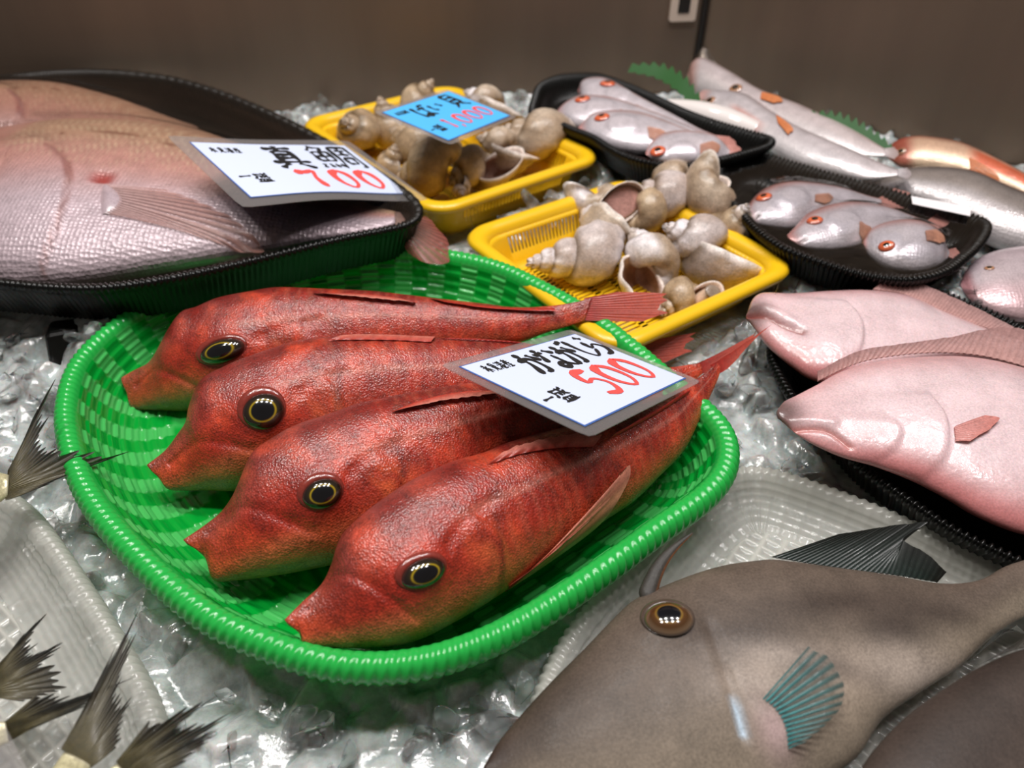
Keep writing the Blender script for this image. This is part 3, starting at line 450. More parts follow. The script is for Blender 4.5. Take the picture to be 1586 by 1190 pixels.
# ------------------------------------------------------------------ setting
def ice_ctrl():
    c = []
    for k, dz in (('green', .044), ('breamtray', .034), ('rosytray', .026), ('filmtray', .026), ('floundertray', .026), ('whitebasket', .021), ('greybasket', .022)):
        o = np.array(DATA[k]['o'])
        ctr = o.mean(0)
        for s in (0, .55, .9):
            for q in (o[::5] if s else o[:1]):
                p = ctr + (q - ctr) * s
                c.append((p[0], p[1], DATA[k]['z'] - dz))
    for (cx, cy), z in (((.09, .52), .008), ((.03, .74), .012), ((-.06, .68), .012)):
        for a in range(6):
            c.append((cx + .07 * math.cos(a), cy + .07 * math.sin(a), z))
    c += [(-.24, .86, .022), (-.35, .90, -.004), (-.15, .92, .0), (-.05, .93, .01), (0, .92, .018), (.08, .93, .015), (.15, .95, .005), (.2, .92, .0), (.2, .86, .022), (.3, .79, .01), (.38, .73, .01), (.45, .65, .01), (.45, .55, .02), (-.35, .37, .022), (-.30, .34, .012),
          (-.02, .14, .0), (-.14, .16, .0), (-.2, .24, .0), (.22, .38, .012), (.24, .43, .012), (.0, .55, .02), (.1, .62, .02), (.05, .655, .036), (.01, .62, .03), (.12, .70, .03), (.6, .6, .03), (-.6, .8, .04)]
    return np.array(c)


ICE = ice_ctrl()


def ice_z(x, y):
    x, y = np.asarray(x, float), np.asarray(y, float)
    d = (x[..., None] - ICE[:, 0])**2 + (y[..., None] - ICE[:, 1])**2 + 2e-4
    wt = d**-2
    return (wt * ICE[:, 2]).sum(-1) / wt.sum(-1)


def in_poly(x, y, poly):
    r = np.zeros(x.shape, bool)
    n = len(poly)
    for i in range(n):
        (x1, y1), (x2, y2) = poly[i], poly[(i + 1) % n]
        if y1 == y2:
            continue
        c = ((y1 > y) != (y2 > y)) & (x < (x2 - x1) * (y - y1) / (y2 - y1) + x1)
        r ^= c
    return r


def rect_pts(org, xd, w_, d_):
    xd = np.array(xd) / np.linalg.norm(xd)
    yd = np.array([-xd[1], xd[0]])
    org = np.array(org)
    return [org, org + xd * w_, org + xd * w_ + yd * d_, org + yd * d_]


YB1 = ((-.0657, .5637), (.793, .609), .199, .271)
YB2 = (tuple(np.array([.0899, .5194]) - .0965 * np.array([.8195, .573]) - .1005 * np.array([-.573, .8195])), (.8195, .573), .193, .201)
# footprint, height the ice may reach beneath it, footprint scale
KEEP = []
for k, dep in (('green', .042), ('breamtray', .034), ('rosytray', .026), ('filmtray', .026), ('floundertray', .026), ('whitebasket', .021), ('greybasket', .021)):
    KEEP += [(np.array(DATA[k]['o']), DATA[k]['z'] - dep, .90), (np.array(DATA[k]['o']), DATA[k]['z'] - dep * .88, .985), (np.array(DATA[k]['o']), DATA[k]['z'] - dep * .5, 1.03)]
for yb, z_, dep in ((YB1, .056, .043), (YB2, .048, .039)):
    KEEP += [(np.array(rect_pts(*yb)), z_ - dep, .94), (np.array(rect_pts(*yb)), z_ - dep * .5, 1.02)]


def wall(name, a, b, h):
    t = .012
    a, b = Vector((*a, -.03)), Vector((*b, -.03))
    n = Vector((-(b - a).y, (b - a).x, 0)).normalized() * t
    up = Vector((0, 0, h))
    v = [a, b, b + n, a + n, a + up, b + up, b + n + up, a + n + up]
    o = mesh_obj(name, v, [(0, 1, 5, 4), (1, 2, 6, 5), (2, 3, 7, 6), (3, 0, 4, 7), (4, 5, 6, 7), (3, 2, 1, 0)], MAT['steel'], smooth=False)
    o['kind'] = 'structure'
    return o


WA, WB, WC = (-1.3, .8375), (.2455, 1.0143), (1.0, .362)
tag(wall('wall_back', WA, WB, .62), 'brushed stainless steel wall behind the trays', None, kind='structure')
tag(wall('wall_right', WB, WC, .62), 'stainless steel side wall behind the loose fish at right', None, kind='structure')
o = mesh_obj('floor', [(-1.3, -.2, -.03), (1.2, -.2, -.03), (1.2, 1.1, -.03), (-1.3, 1.1, -.03), (-1.3, -.2, -.045), (1.2, -.2, -.045), (1.2, 1.1, -.045), (-1.3, 1.1, -.045)],
             [(0, 1, 2, 3), (7, 6, 5, 4), (0, 4, 5, 1), (1, 5, 6, 2), (2, 6, 7, 3), (3, 7, 4, 0)], MAT['steel'], smooth=False)
tag(o, 'steel bed of the display counter under the ice', None, kind='structure')
bx = [(.2435 + .004 * math.cos(a), 1.0115 + .004 * math.sin(a)) for a in np.linspace(0, 2 * math.pi, 9)[:-1]]
o = mesh_obj('trim_1', [(x, y, z) for z in (-.03, .59) for x, y in bx], [(i, (i + 1) % 8, 8 + (i + 1) % 8, 8 + i) for i in range(8)], MAT['dark'])
tag(o, 'dark sealed corner seam between the steel walls', None, kind='structure')

# wall outlet
ux = Vector((WB[0] - WA[0], WB[1] - WA[1], 0)).normalized()
uy = Vector((0, 0, 1))
un = ux.cross(uy)  # towards the viewer


def on_wall(cx, cz, pts, depth, base=0.):
    """extruded outline standing proud of the back wall"""
    org = Vector((WA[0], WA[1], 0)) + ux * cx
    v = [org + ux * p[0] + uy * (cz + p[1]) + un * d for d in (base, base + depth) for p in pts]
    n = len(pts)
    return v, [tuple(range(n, 2 * n)), tuple(reversed(range(n)))] + [(i, (i + 1) % n, n + (i + 1) % n, n + i) for i in range(n)]


def rrect(w, h, r, k=6):
    out = []
    for cx, cy, a0 in ((w / 2 - r, h / 2 - r, 0), (-w / 2 + r, h / 2 - r, 90), (-w / 2 + r, -h / 2 + r, 180), (w / 2 - r, -h / 2 + r, 270)):
        for i in range(k + 1):
            a = math.radians(a0 + 90 * i / k)
            out.append((cx + r * math.cos(a), cy + r * math.sin(a)))
    return out


ocx = (Vector((.2158, 1.0109, 0)) - Vector((*WA, 0))).dot(ux)
outlet = bpy.data.objects.new('wall_outlet', None)
C.objects.link(outlet)
outlet.location = (.2158, 1.0109, .12)
tag(outlet, 'small beige wall socket on the steel wall near the corner', 'outlet')
ow = Matrix.Translation(outlet.location).inverted()


def ow_part(name, pts, depth, base, m, parent):
    v, f = on_wall(ocx, .129, pts, depth, base)
    return mesh_obj(name, [ow @ p for p in v], f, m, parent, smooth=False)


cover = ow_part('cover_plate', rrect(.034, .064, .003), .004, .0, MAT['outlet'], outlet)
ow_part('socket_face', rrect(.015, .044, .001), .0008, .004, MAT['dark'], cover)
ow_part('socket_insert', [(p[0], p[1] + .004) for p in rrect(.008, .014, .001)], .0008, .0048, plain('grey_plastic', '#4a3a30', .5), cover)

# packed ice under and between everything
nx, ny = 540, 490
gx, gy = np.meshgrid(np.linspace(-.53, .60, nx), np.linspace(.05, 1.03, ny), indexing='ij')
from mathutils.kdtree import KDTree
NP = 5200
sx, sy = rng.uniform(-.54, .61, NP), rng.uniform(.04, 1.04, NP)
tx, ty, th_ = rng.normal(0, .24, NP), rng.normal(0, .24, NP), rng.uniform(-.004, .0045, NP)
kd = KDTree(NP)
for i in range(NP):
    kd.insert((sx[i], sy[i], 0), i)
kd.balance()
lump = np.zeros(gx.size)
for q, (x, y) in enumerate(zip(gx.ravel(), gy.ravel())):
    (c0, i0, d0), (c1, i1, d1) = kd.find_n((x, y, 0), 2)
    e = math.exp(-(d1 - d0) / .0026)
    h0 = th_[i0] + tx[i0] * (x - sx[i0]) + ty[i0] * (y - sy[i0])
    h1 = th_[i1] + tx[i1] * (x - sx[i1]) + ty[i1] * (y - sy[i1])
    lump[q] = h0 * (1 - e / 2) + h1 * e / 2 - .0018 * e
lump = lump.reshape(gx.shape)
gz = ice_z(gx, gy) + lump - .001


def clamp_ice(x, y, z, gap=.0035):
    for p, zb, grow in KEEP:
        c_ = p.mean(0)
        ins = in_poly(x, y, c_ + (p - c_) * grow)
        z = np.where(ins, np.minimum(z, zb - gap), z)
    return z


gz = clamp_ice(gx, gy, gz)
iv = np.stack([gx.ravel(), gy.ravel(), gz.ravel()], 1)
wn2 = np.array([-(WC[1] - WB[1]), WC[0] - WB[0]])
wn2 /= np.linalg.norm(wn2)
wn1 = np.array([-(WB[1] - WA[1]), WB[0] - WA[0]])
wn1 /= np.linalg.norm(wn1)
inside = (((iv[:, :2] - WB) @ wn1 < -.001) & ((iv[:, :2] - WB) @ wn2 < -.001))
fc = [f for f in grid_faces(nx, ny) if inside[list(f)].all()]
used = sorted({i for f in fc for i in f})
rem = {u: i for i, u in enumerate(used)}
bed = mesh_obj('packed_ice', iv[used], [tuple(rem[i] for i in f) for f in fc], MAT['slush'])
tag(bed, 'packed wet grey ice filling the display bed', 'ice', kind='stuff')

# loose chips of ice, one heap
protos = []
for k in range(14):
    bm = bmesh.new()
    el = np.array([rng.uniform(.8, 1.3), rng.uniform(.6, 1.1), rng.uniform(.25, .6)])
    for i in range(11):
        d = rng.normal(size=3)
        d /= np.linalg.norm(d)
        bm.verts.new(d * el * rng.uniform(.8, 1.05))
    bmesh.ops.convex_hull(bm, input=bm.verts)
    for vtx in [v_ for v_ in bm.verts if not v_.link_faces]:
        bm.verts.remove(vtx)
    bmesh.ops.bevel(bm, geom=list(bm.edges), offset=.09, segments=1, affect='EDGES')
    bmesh.ops.triangulate(bm, faces=bm.faces)
    bm.verts.index_update()
    protos.append((np.array([v_.co[:] for v_ in bm.verts]), [tuple(v_.index for v_ in f.verts) for f in bm.faces]))
    bm.free()
n = 3800
cx, cy = rng.uniform(-.5, .5, n), rng.uniform(.05, 1.0, n)
ok = np.ones(n, bool)
for p, zb, grow in KEEP:
    c_ = p.mean(0)
    ok &= ~in_poly(cx, cy, c_ + (p - c_) * 1.01)
pp = np.stack([cx, cy], 1)
ok &= ((pp - WB) @ wn1 < -.012) & ((pp - WB) @ wn2 < -.012)
cx, cy = cx[ok], cy[ok]
cz = ice_z(cx, cy)
V, F, off = [], [], 0
for x, y, z in zip(cx, cy, cz):
    pv, pf = protos[rng.integers(len(protos))]
    s = rng.choice([.003, .006, .009, .013], p=[.3, .3, .25, .15]) * rng.uniform(.8, 1.2)
    q = Matrix.Rotation(rng.uniform(0, 6.28), 3, Vector(rng.normal(size=3)).normalized())
    V.append(pv @ np.array(q).T * s + [x, y, z + rng.uniform(-.2, .9) * s])
    F += [tuple(i + off for i in f) for f in pf]
    off += len(pv)
chips = mesh_obj('crushed_ice', np.vstack(V), F, MAT['ice'])
tag(chips, 'wet clear crushed ice lying between the trays and baskets', 'ice', kind='stuff')


# ------------------------------------------------------------------ trays and baskets
def inset_rings(outline, n, prof, sigma=6):
    """rings of an outline pushed inwards by each inset of the profile"""
    p = spline(outline, n, closed=True)
    k = np.arange(-3 * sigma, 3 * sigma + 1)
    g = np.exp(-k**2 / (2 * sigma**2))
    g /= g.sum()
    p = sum(gw * np.roll(p, s_, axis=0) for s_, gw in zip(k, g))
    t = np.roll(p, -1, 0) - np.roll(p, 1, 0)
    t /= np.linalg.norm(t, axis=1)[:, None]
    nr = np.stack([-t[:, 1], t[:, 0]], 1)
    if ((p.mean(0) - p) * nr).sum() < 0:
        nr = -nr
    return p, nr, [p + nr * d for d, z in prof]


def dish(name, outline, z, prof, n, rib=None, colour=None, floor_rings=6, mat=None, parent=None, floor_fn=None, sigma=6, floor_col=None):
    """prof: (inset, height below the rim) from the outer skirt over the rim and down to the floor"""
    m = len(prof)
    p, nr, rings = inset_rings(outline, n, prof, sigma)
    pr_ = np.array(prof)
    tg = np.gradient(pr_, axis=0)
    nn = np.stack([-tg[:, 1], tg[:, 0]], 1)
    nn /= np.linalg.norm(nn, axis=1)[:, None] + 1e-9
    seg = np.linalg.norm(np.diff(np.vstack([p, p[:1]]), axis=0), axis=1)
    s = np.concatenate([[0], np.cumsum(seg)[:-1]])
    L = seg.sum()
    pl = np.concatenate([[0], np.cumsum(np.linalg.norm(np.diff(pr_, axis=0), axis=1))])
    V = np.zeros((n, m + floor_rings, 3))
    COL = np.ones((n, m + floor_rings, 4))
    UV = np.zeros((n, m + floor_rings, 2))
    for j in range(m):
        d = rib(s, L, pl[j], j) if rib else np.zeros(n)
        V[:, j, :2] = rings[j] + nr * (nn[j, 0] * d)[:, None]
        V[:, j, 2] = z + prof[j][1] + nn[j, 1] * d
        UV[:, j] = np.stack([s, np.full(n, pl[j])], 1)
        if colour:
            COL[:, j] = colour(s, L, pl[j], j)
    ctr = rings[-1].mean(0)
    for k in range(floor_rings):
        q = 1 - (k + 1) / floor_rings
        V[:, m + k, :2] = ctr + (rings[-1] - ctr) * q
        V[:, m + k, 2] = z + prof[-1][1] + (floor_fn(V[:, m + k, 0], V[:, m + k, 1]) if floor_fn else 0)
        UV[:, m + k] = V[:, m + k, :2]
        if colour:
            COL[:, m + k] = floor_col(V[:, m + k, 0], V[:, m + k, 1]) if floor_col else colour(s, L, -1, -1)
    mm = m + floor_rings
    o = mesh_obj(name, V.reshape(-1, 3), grid_faces(n, mm, cu=True), mat, parent, COL.reshape(-1, 4), UV.reshape(-1, 2))
    return o


def interp_prof(ctrl, step):
    c = np.array(ctrl, float)
    L = np.linalg.norm(np.diff(c, axis=0), axis=1).sum()
    return [tuple(a) for a in spline(c, max(6, int(L / step)))]


# green woven basket
gp = interp_prof([(.010, -.021), (.005, -.0195), (.0012, -.014), (-.0008, -.0075), (.0015, -.0015), (.006, 0), (.010, -.0015), (.0125, -.006), (.015, -.013), (.020, -.024), (.028, -.034), (.040, -.0405), (.055, -.042)], .0011)
GM = len(gp)
GPL = np.concatenate([[0], np.cumsum(np.linalg.norm(np.diff(np.array(gp), axis=0), axis=1))])
RIMEND = GPL[np.argmin([abs(a[0] - .0125) + abs(a[1] + .006) for a in gp])]
g_dark, g_mid, g_pale = lin('#06ac3a'), lin('#26c250'), lin('#55cc6a')


def g_rib(s, L, l, j):
    if l < RIMEND:   # rope-like oblique ridges
        k = round(L / .0052)
        return .0006 * np.cos(2 * math.pi * (k * s / L) + l * 300) * math.sin(math.pi * min(1, l / RIMEND))
    k = round(L / .030)
    row = (l - RIMEND) / .0042
    ph = 2 * math.pi * k * s / L
    fade = sst(0, .003, np.array(l - RIMEND))
    stake = np.sign(np.cos(ph))
    r = np.cos(2 * math.pi * row)
    return fade * (.0007 * r * np.where(stake > 0, .25, 1.) + .0005 * np.tanh(4 * np.cos(ph)) * np.cos(math.pi * np.floor(row + .25)))


def g_col(s, L, l, j):
    n_ = len(s)
    c = np.ones((n_, 4))
    if j < 0:
        c[:, :3] = g_dark
        return c
    if l < RIMEND:
        c[:, :3] = mix(g_mid[None], g_pale[None], np.full(n_, .12))
        c[:, 3] = 1
        return c
    k = round(L / .030)
    t = sst(-.25, .25, np.cos(2 * math.pi * k * s / L))
    c[:, :3] = mix(g_pale[None], g_dark[None], .15 + .85 * t)
    return c


def g_floor(x, y):
    a = x * .82 + y * .57
    b = -x * .57 + y * .82
    return .0006 * np.cos(a * 2 * math.pi / .009) + .0004 * np.cos(b * 2 * math.pi / .020)


def g_floor_col(x, y):
    c = np.ones((len(x), 4))
    t_ = sst(-.5, .5, np.cos((-x * .30 + y * .95) * 2 * math.pi / .034))
    c[:, :3] = mix(g_dark[None], g_pale[None], .45 * t_)
    return c


basket = dish('woven_basket', DATA['green']['o'], DATA['green']['z'], gp, 1800, g_rib, g_col, 46, MAT['green'], floor_fn=g_floor, sigma=14, floor_col=g_floor_col)
tag(basket, 'bright green woven plastic basket with rope-like rim holding the red gurnards', 'basket')


# black foam trays
def foam_tray(outline, z, depth, label, rimw=.006, out=.012, pitch=.004, rimh=.0):
    prof = interp_prof([(.014, -depth - .001), (.008, -depth * .6), (.003, -.008), (0, -.003), (.001, -.0006), (rimw * .5, 0), (rimw, -.001), (rimw + .004, -.006), (rimw + .009, -depth * .6), (rimw + .015, -depth + .004), (rimw + .022, -depth + .0012), (rimw + .03, -depth + .001)], .0016)
    pl = np.concatenate([[0], np.cumsum(np.linalg.norm(np.diff(np.array(prof), axis=0), axis=1))])

    def rib(s, L, l, j):
        k = round(L / pitch)
        tot = pl[-1]
        env = math.exp(-((l - tot * .42) / (tot * .12))**2) * .0007 + (.0006 if l < tot * .40 else .0004) * (1 if l < tot * .8 else 0)
        return env * np.cos(2 * math.pi * k * s / L + l * 150)
    o = dish('foam_tray', outline, z, prof, 1400, rib, None, 5, MAT['foam'], sigma=8)
    return tag(o, label, 'tray')


bream_tray = foam_tray(DATA['breamtray']['o'], .078, .034, 'large black ribbed foam tray holding two sea bream under cling film')
rosy_tray = foam_tray(DATA['rosytray']['o'], .070, .026, 'black oval foam tray of four red-eyed fish at the back, uncovered')
film_tray = foam_tray(DATA['filmtray']['o'], .060, .026, 'black foam tray of three pink fish sealed with glossy cling film')
flounder_tray = foam_tray(DATA['floundertray']['o'], .038, .026, 'black foam tray at the right edge holding two pale flounders', rimw=.004)


# translucent white baskets
def lattice_basket(key, label, depth=.021):
    prof = interp_prof([(.004, -depth), (.0, -.010), (.001, -.003), (.004, 0), (.009, -.0012), (.012, -.005), (.018, -.012), (.030, -depth + .001), (.036, -depth)], .0014)
    pl = np.concatenate([[0], np.cumsum(np.linalg.norm(np.diff(np.array(prof), axis=0), axis=1))])
    wht = lin('#dcdad2')

    def rib(s, L, l, j):
        if l < pl[-1] * .42:
            return .0006 * np.cos(2 * math.pi * round(L / .0055) * s / L + l * 240)
        k = round(L / .011)
        return .0006 * np.abs(np.cos(math.pi * k * s / L))**6 + .0004 * math.cos(2 * math.pi * l / .0045)

    def colr(s, L, l, j):
        c = np.ones((len(s), 4))
        c[:, :3] = wht
        c[:, 3] = .62 if j < 0 or l > pl[-1] * .42 else .72
        return c

    def lat(x, y):
        a, b = x * .80 - y * .6, x * .6 + y * .80
        return np.maximum(np.abs(np.cos(math.pi * a / .0105))**7, np.abs(np.cos(math.pi * b / .0068))**5)

    def fl(x, y):
        return .0011 * lat(x, y)

    def flc(x, y):
        c = np.ones((len(x), 4))
        c[:, :3] = wht
        c[:, 3] = .42 + .5 * lat(x, y)
        return c
    o = dish('lattice_basket', DATA[key]['o'], DATA[key]['z'], prof, 900, rib, colr, 110, MAT['white_plastic'], floor_fn=fl, sigma=7, floor_col=flc)
    return tag(o, label, 'basket')


lattice_basket('whitebasket', 'translucent white lattice basket under the grey-brown filefish')
lattice_basket('greybasket', 'translucent white lattice basket under the grey fish tails in the lower left corner')


# yellow slotted baskets: rolled rim + slotted wall + slotted floor, in one thin sheet with real slits
def slotted_basket(org, xd, w_, d_, z, depth, label):
    root = bpy.data.objects.new('slotted_basket', None)
    C.objects.link(root)
    xd = Vector((*xd, 0)).normalized()
    yd = Vector((-xd.y, xd.x, 0))
    o0 = Vector((*org, 0))
    ctr = o0 + xd * w_ / 2 + yd * d_ / 2
    root.matrix_world = Matrix([[xd.x, yd.x, 0, ctr.x], [xd.y, yd.y, 0, ctr.y], [0, 0, 1, z - depth], [0, 0, 0, 1]])
    tag(root, label, 'basket')
    # perimeter samples: dense where slits are
    def ring(inset, r, nx_, ny_, nc=10):
        a, b = w_ / 2 - inset, d_ / 2 - inset
        r = max(.004, r)
        pts = []
        for (sx, sy, ex, ey, k) in ((-a + r, -b, a - r, -b, nx_), (a, -b + r, a, b - r, ny_), (a - r, b, -a + r, b, nx_), (-a, b - r, -a, -b + r, ny_)):
            for i in range(k):
                t = i / k
                pts.append((sx + (ex - sx) * t, sy + (ey - sy) * t))
            ang = math.atan2(ey - sy, ex - sx) - math.pi / 2
            cxx, cyy = ex - r * math.cos(ang), ey - r * math.sin(ang)
            for i in range(nc):
                q = ang + math.pi / 2 * i / nc
                pts.append((cxx + r * math.cos(q), cyy + r * math.sin(q)))
        return pts
    kx, ky = 2 * int((w_ - .05) / .0046) + 1, 2 * int((d_ - .05) / .0046) + 1
    RIM = [(.0065, -.0085), (.001, -.008), (-.0005, -.004), (.002, -.001), (.006, 0), (.010, -.0008), (.0135, -.004), (.0145, -.008)]
    WALL = [(.0145, -.008), (.0165, -.012), (.0205, -.026), (.0235, -depth + .006), (.027, -depth + .0012), (.033, -depth)]

    def sheet(name, prof, holes, mat):
        V, F = [], []
        n_ = len(ring(0, .02, kx, ky))
        for d, h in prof:
            V += [(x, y, depth + h) for x, y in ring(d, .026 - d * .45, kx, ky)]
        for i in range(len(prof) - 1):
            for k in range(n_):
                if holes and i == 1:
                    kk, side = k, 0
                    hole = False
                    for seg in (kx, 10, ky, 10, kx, 10, ky, 10):
                        if kk < seg:
                            hole = seg > 10 and kk % 2 == 1 and 1 < kk < seg - 2
                            break
                        kk -= seg
                    if hole:
                        continue
                F.append((i * n_ + k, i * n_ + (k + 1) % n_, (i + 1) * n_ + (k + 1) % n_, (i + 1) * n_ + k))
        o = mesh_obj(name, V, F, mat, root)
        return o
    sheet('rolled_rim', RIM, False, MAT['yellow'])
    o = sheet('slotted_wall', WALL, True, MAT['yellow'])
    md = o.modifiers.new('thickness', 'SOLIDIFY')
    md.thickness = .0014
    # floor of bars and slits
    a, b = w_ / 2 - .032, d_ / 2 - .032
    V, F = [], []

    def bar(x0, x1, y0, y1):
        i = len(V)
        V.extend([(x0, y0, .0002), (x1, y0, .0002), (x1, y1, .0002), (x0, y1, .0002), (x0, y0, .0018), (x1, y0, .0018), (x1, y1, .0018), (x0, y1, .0018)])
        F.extend([tuple(i + q for q in f) for f in ((4, 5, 6, 7), (3, 2, 1, 0), (0, 1, 5, 4), (1, 2, 6, 5), (2, 3, 7, 6), (3, 0, 4, 7))])
    kb = int(2 * b / .0046)
    for i in range(kb + 1):
        y = -b + 2 * b * i / kb
        bar(-a, a, y - .0014, y + .0014)
    for i in range(7):
        x = -a + 2 * a * i / 6
        bar(x - .003, x + .003, -b, b)
    mesh_obj('slotted_floor', V, F, MAT['yellow'], root, smooth=False)
    return root


slotted_basket(*YB1, .056, .043, 'yellow slotted plastic basket with the blue price card lying on its whelks')
slotted_basket(*YB2, .048, .039, 'yellow slotted plastic basket of whelks, half empty at its left side, touching the green basket')


# ------------------------------------------------------------------ fish
class Fish:
    def __init__(self, key, name, label, cat='fish', group=None):
        d = DATA[key]
        self.d = d
        self.root = bpy.data.objects.new(name, None)
        C.objects.link(self.root)
        self.root.matrix_world = mat34(d['m'])
        self.root.empty_display_size = .02
        tag(self.root, label, cat, group)

    def body(self, th, paint, mat, feats=(), NS=170, R=72, p=2., shrink=.955, ends=(.45, .3), name='body', thf=None, dthick=0.):
        d = self.d
        bias = lambda u: u + .03 * np.sin(2 * math.pi * u) * -1
        T, B = spline(d['top'], NS, bias=bias), spline(d['bot'], NS, bias=bias)
        u = np.linspace(0, 1, NS)
        Cc, H = (T + B) / 2, (T - B) / 2 * shrink
        hl = np.linalg.norm(H, axis=1)
        hs = np.convolve(np.pad(hl, 8, mode='edge'), np.ones(17) / 17, 'valid')
        e = ends[0] + (1 - ends[0]) * sst(0, .16, u)
        e = e * (ends[1] + (1 - ends[1]) * sst(0, .25, 1 - u)) if ends[1] < 1 else e
        tz = th * hs * e + dthick
        if thf is not None:
            tz = tz * thf(u)
        ph = 2 * math.pi * np.arange(R) / R
        cs, sn = np.cos(ph), np.sin(ph)
        cy = np.sign(cs) * np.abs(cs)**(2 / p)
        sz = np.sign(sn) * np.abs(sn)**(2 / p)
        P2 = Cc[:, None, :] + H[:, None, :] * cy[None, :, None]
        Z = tz[:, None] * sz[None, :]
        V = np.concatenate([P2, Z[..., None]], 2)
        U = np.repeat(u[:, None], R, 1)
        Vv = np.repeat(cs[None, :], NS, 0)
        SZ = np.repeat(sn[None, :], NS, 0)
        self.T, self.B, self.tz = T, B, tz
        for f in feats:
            V[..., 2] += f(V[..., 0], V[..., 1]) * np.clip(SZ, 0, 1)**.5
        col = paint(V[..., 0], V[..., 1], U, Vv, SZ)
        verts = V.reshape(-1, 3)
        colr = col.reshape(-1, 3)
        faces = grid_faces(NS, R, cv=True)
        n0 = len(verts)
        verts = np.vstack([verts, [[*(Cc[0] - (Cc[3] - Cc[0]) * .4), 0], [*Cc[-1], 0]]])
        colr = np.vstack([colr, col[0].mean(0), col[-1].mean(0)])
        for j in range(R):
            faces.append((n0, j, (j + 1) % R))
            faces.append((n0 + 1, (NS - 1) * R + (j + 1) % R, (NS - 1) * R + j))
        uv = np.vstack([np.stack([U, Vv], -1).reshape(-1, 2), [[0, 0], [1, 0]]])
        o = mesh_obj(name, verts, faces, mat, self.root, colr, uv)
        self.bvh = BVHTree.FromPolygons([Vector(map(float, v)) for v in verts], faces)
        self.bodyo = o
        return o

    def surf(self, x, y):
        r = self.bvh.ray_cast(Vector((x, y, 1)), Vector((0, 0, -1)))
        if r[0] is None:
            return Vector((x, y, 0)), Vector((0, 0, 1))
        n = r[1]
        return r[0], n if n.z > 0 else -n

    def eye(self, ramp, height=.45, scale=1., sink=.15, lid=None, key='eye', name='eye', pupil_shift=(0, 0), lid_w=.22, aspect=None):
        c, px_, py_ = [np.array(a) for a in self.d[key]]
        rx, ry = np.linalg.norm(px_ - c) * scale, np.linalg.norm(py_ - c) * scale
        if aspect:
            ry = rx * aspect
        pos, n = self.surf(*c)
        acc = Vector((0, 0, 0))
        for a in range(12):
            acc += self.surf(c[0] + rx * math.cos(a * .5236), c[1] + rx * math.sin(a * .5236))[1]
        n = (acc / 12).normalized()
        xd = Vector((*(px_ - c), 0))
        xd = (xd - n * xd.dot(n)).normalized()
        yd = n.cross(xd)
        NR, NA = 26, 44
        V, COL = [], []
        for i in range(NR):
            q = i / (NR - 1)
            for j in range(NA):
                a = 2 * math.pi * j / NA
                zz = height * rx * (math.sqrt(max(0, 1 - (q * .97)**2)) - sink)
                v = pos + xd * (rx * q * math.cos(a)) + yd * (ry * q * math.sin(a)) + n * zz
                V.append(v)
                qq = math.hypot(q * math.cos(a) - pupil_shift[0] * (1 - q), q * math.sin(a) - pupil_shift[1] * (1 - q))
                COL.append(ramp_col(ramp, qq))
        F = grid_faces(NR, NA, cv=True)
        eo = mesh_obj(name, V, F, MAT['eye'], self.root, np.array(COL))
        if lid is not None:
            V, COL = [], []
            NA, NB = 60, 14
            for i in range(NA):
                a = 2 * math.pi * i / NA
                up = .5 + .5 * math.sin(a - .2)
                w_ = lid_w * rx * (.22 + 1.25 * up**2)
                dd = Vector((0, 0, 0)) + xd * math.cos(a) + yd * math.sin(a) * (ry / rx)
                for j in range(NB):
                    b = 2 * math.pi * j / NB
                    rr = rx * .94 + w_ * .75 - w_ * math.cos(b) * 1.
                    zz = w_ * .5 * math.sin(b) - .04 * rx
                    q0 = pos + dd * rr
                    V.append(q0 + n * (zz - max(0, rr - rx) * .25))
                    COL.append(lid * (.8 + .4 * up))
            mesh_obj('eyelid', V, grid_faces(NA, NB, cu=True, cv=True), MAT['lid'], eo, np.array(COL))
        return eo

    def fin(self, bkey, tkey, nr, col_base, col_tip, a_mem=.6, name='fin', z=None, lift=0., ray=.00035, jag=.06, rows=14, rayc=.7, spl=True, tipz=0., thick=.00025, mem_cut=0.):
        """rays from the base line to the tip line with membrane between them"""
        base = DATA_pts(self.d[bkey])
        tip = DATA_pts(self.d[tkey])
        K = 6
        n_ = nr * K + 1
        bs = spline(base, n_) if len(base) > 2 else np.linspace(base[0], base[-1], n_)
        ts = spline(tip, n_) if (len(tip) > 2 and spl) else np.stack([np.interp(np.linspace(0, 1, n_), np.linspace(0, 1, len(tip)), tip[:, i]) for i in (0, 1)], 1)
        r_ = np.random.default_rng(len(bkey) + nr)
        jit = np.interp(np.arange(n_), np.arange(0, n_, K), r_.uniform(-jag, jag * .4, nr + 1))
        ph = np.cos(2 * math.pi * np.arange(n_) / K) * .5 + .5     # 1 on rays
        V, COL = [], []
        if z == 'surf':
            bz = np.array([self.surf(*b)[0].z for b in bs])
            tzz = np.array([self.surf(*t)[0].z for t in ts])
        else:
            bz = np.full(n_, z or 0.)
            tzz = bz
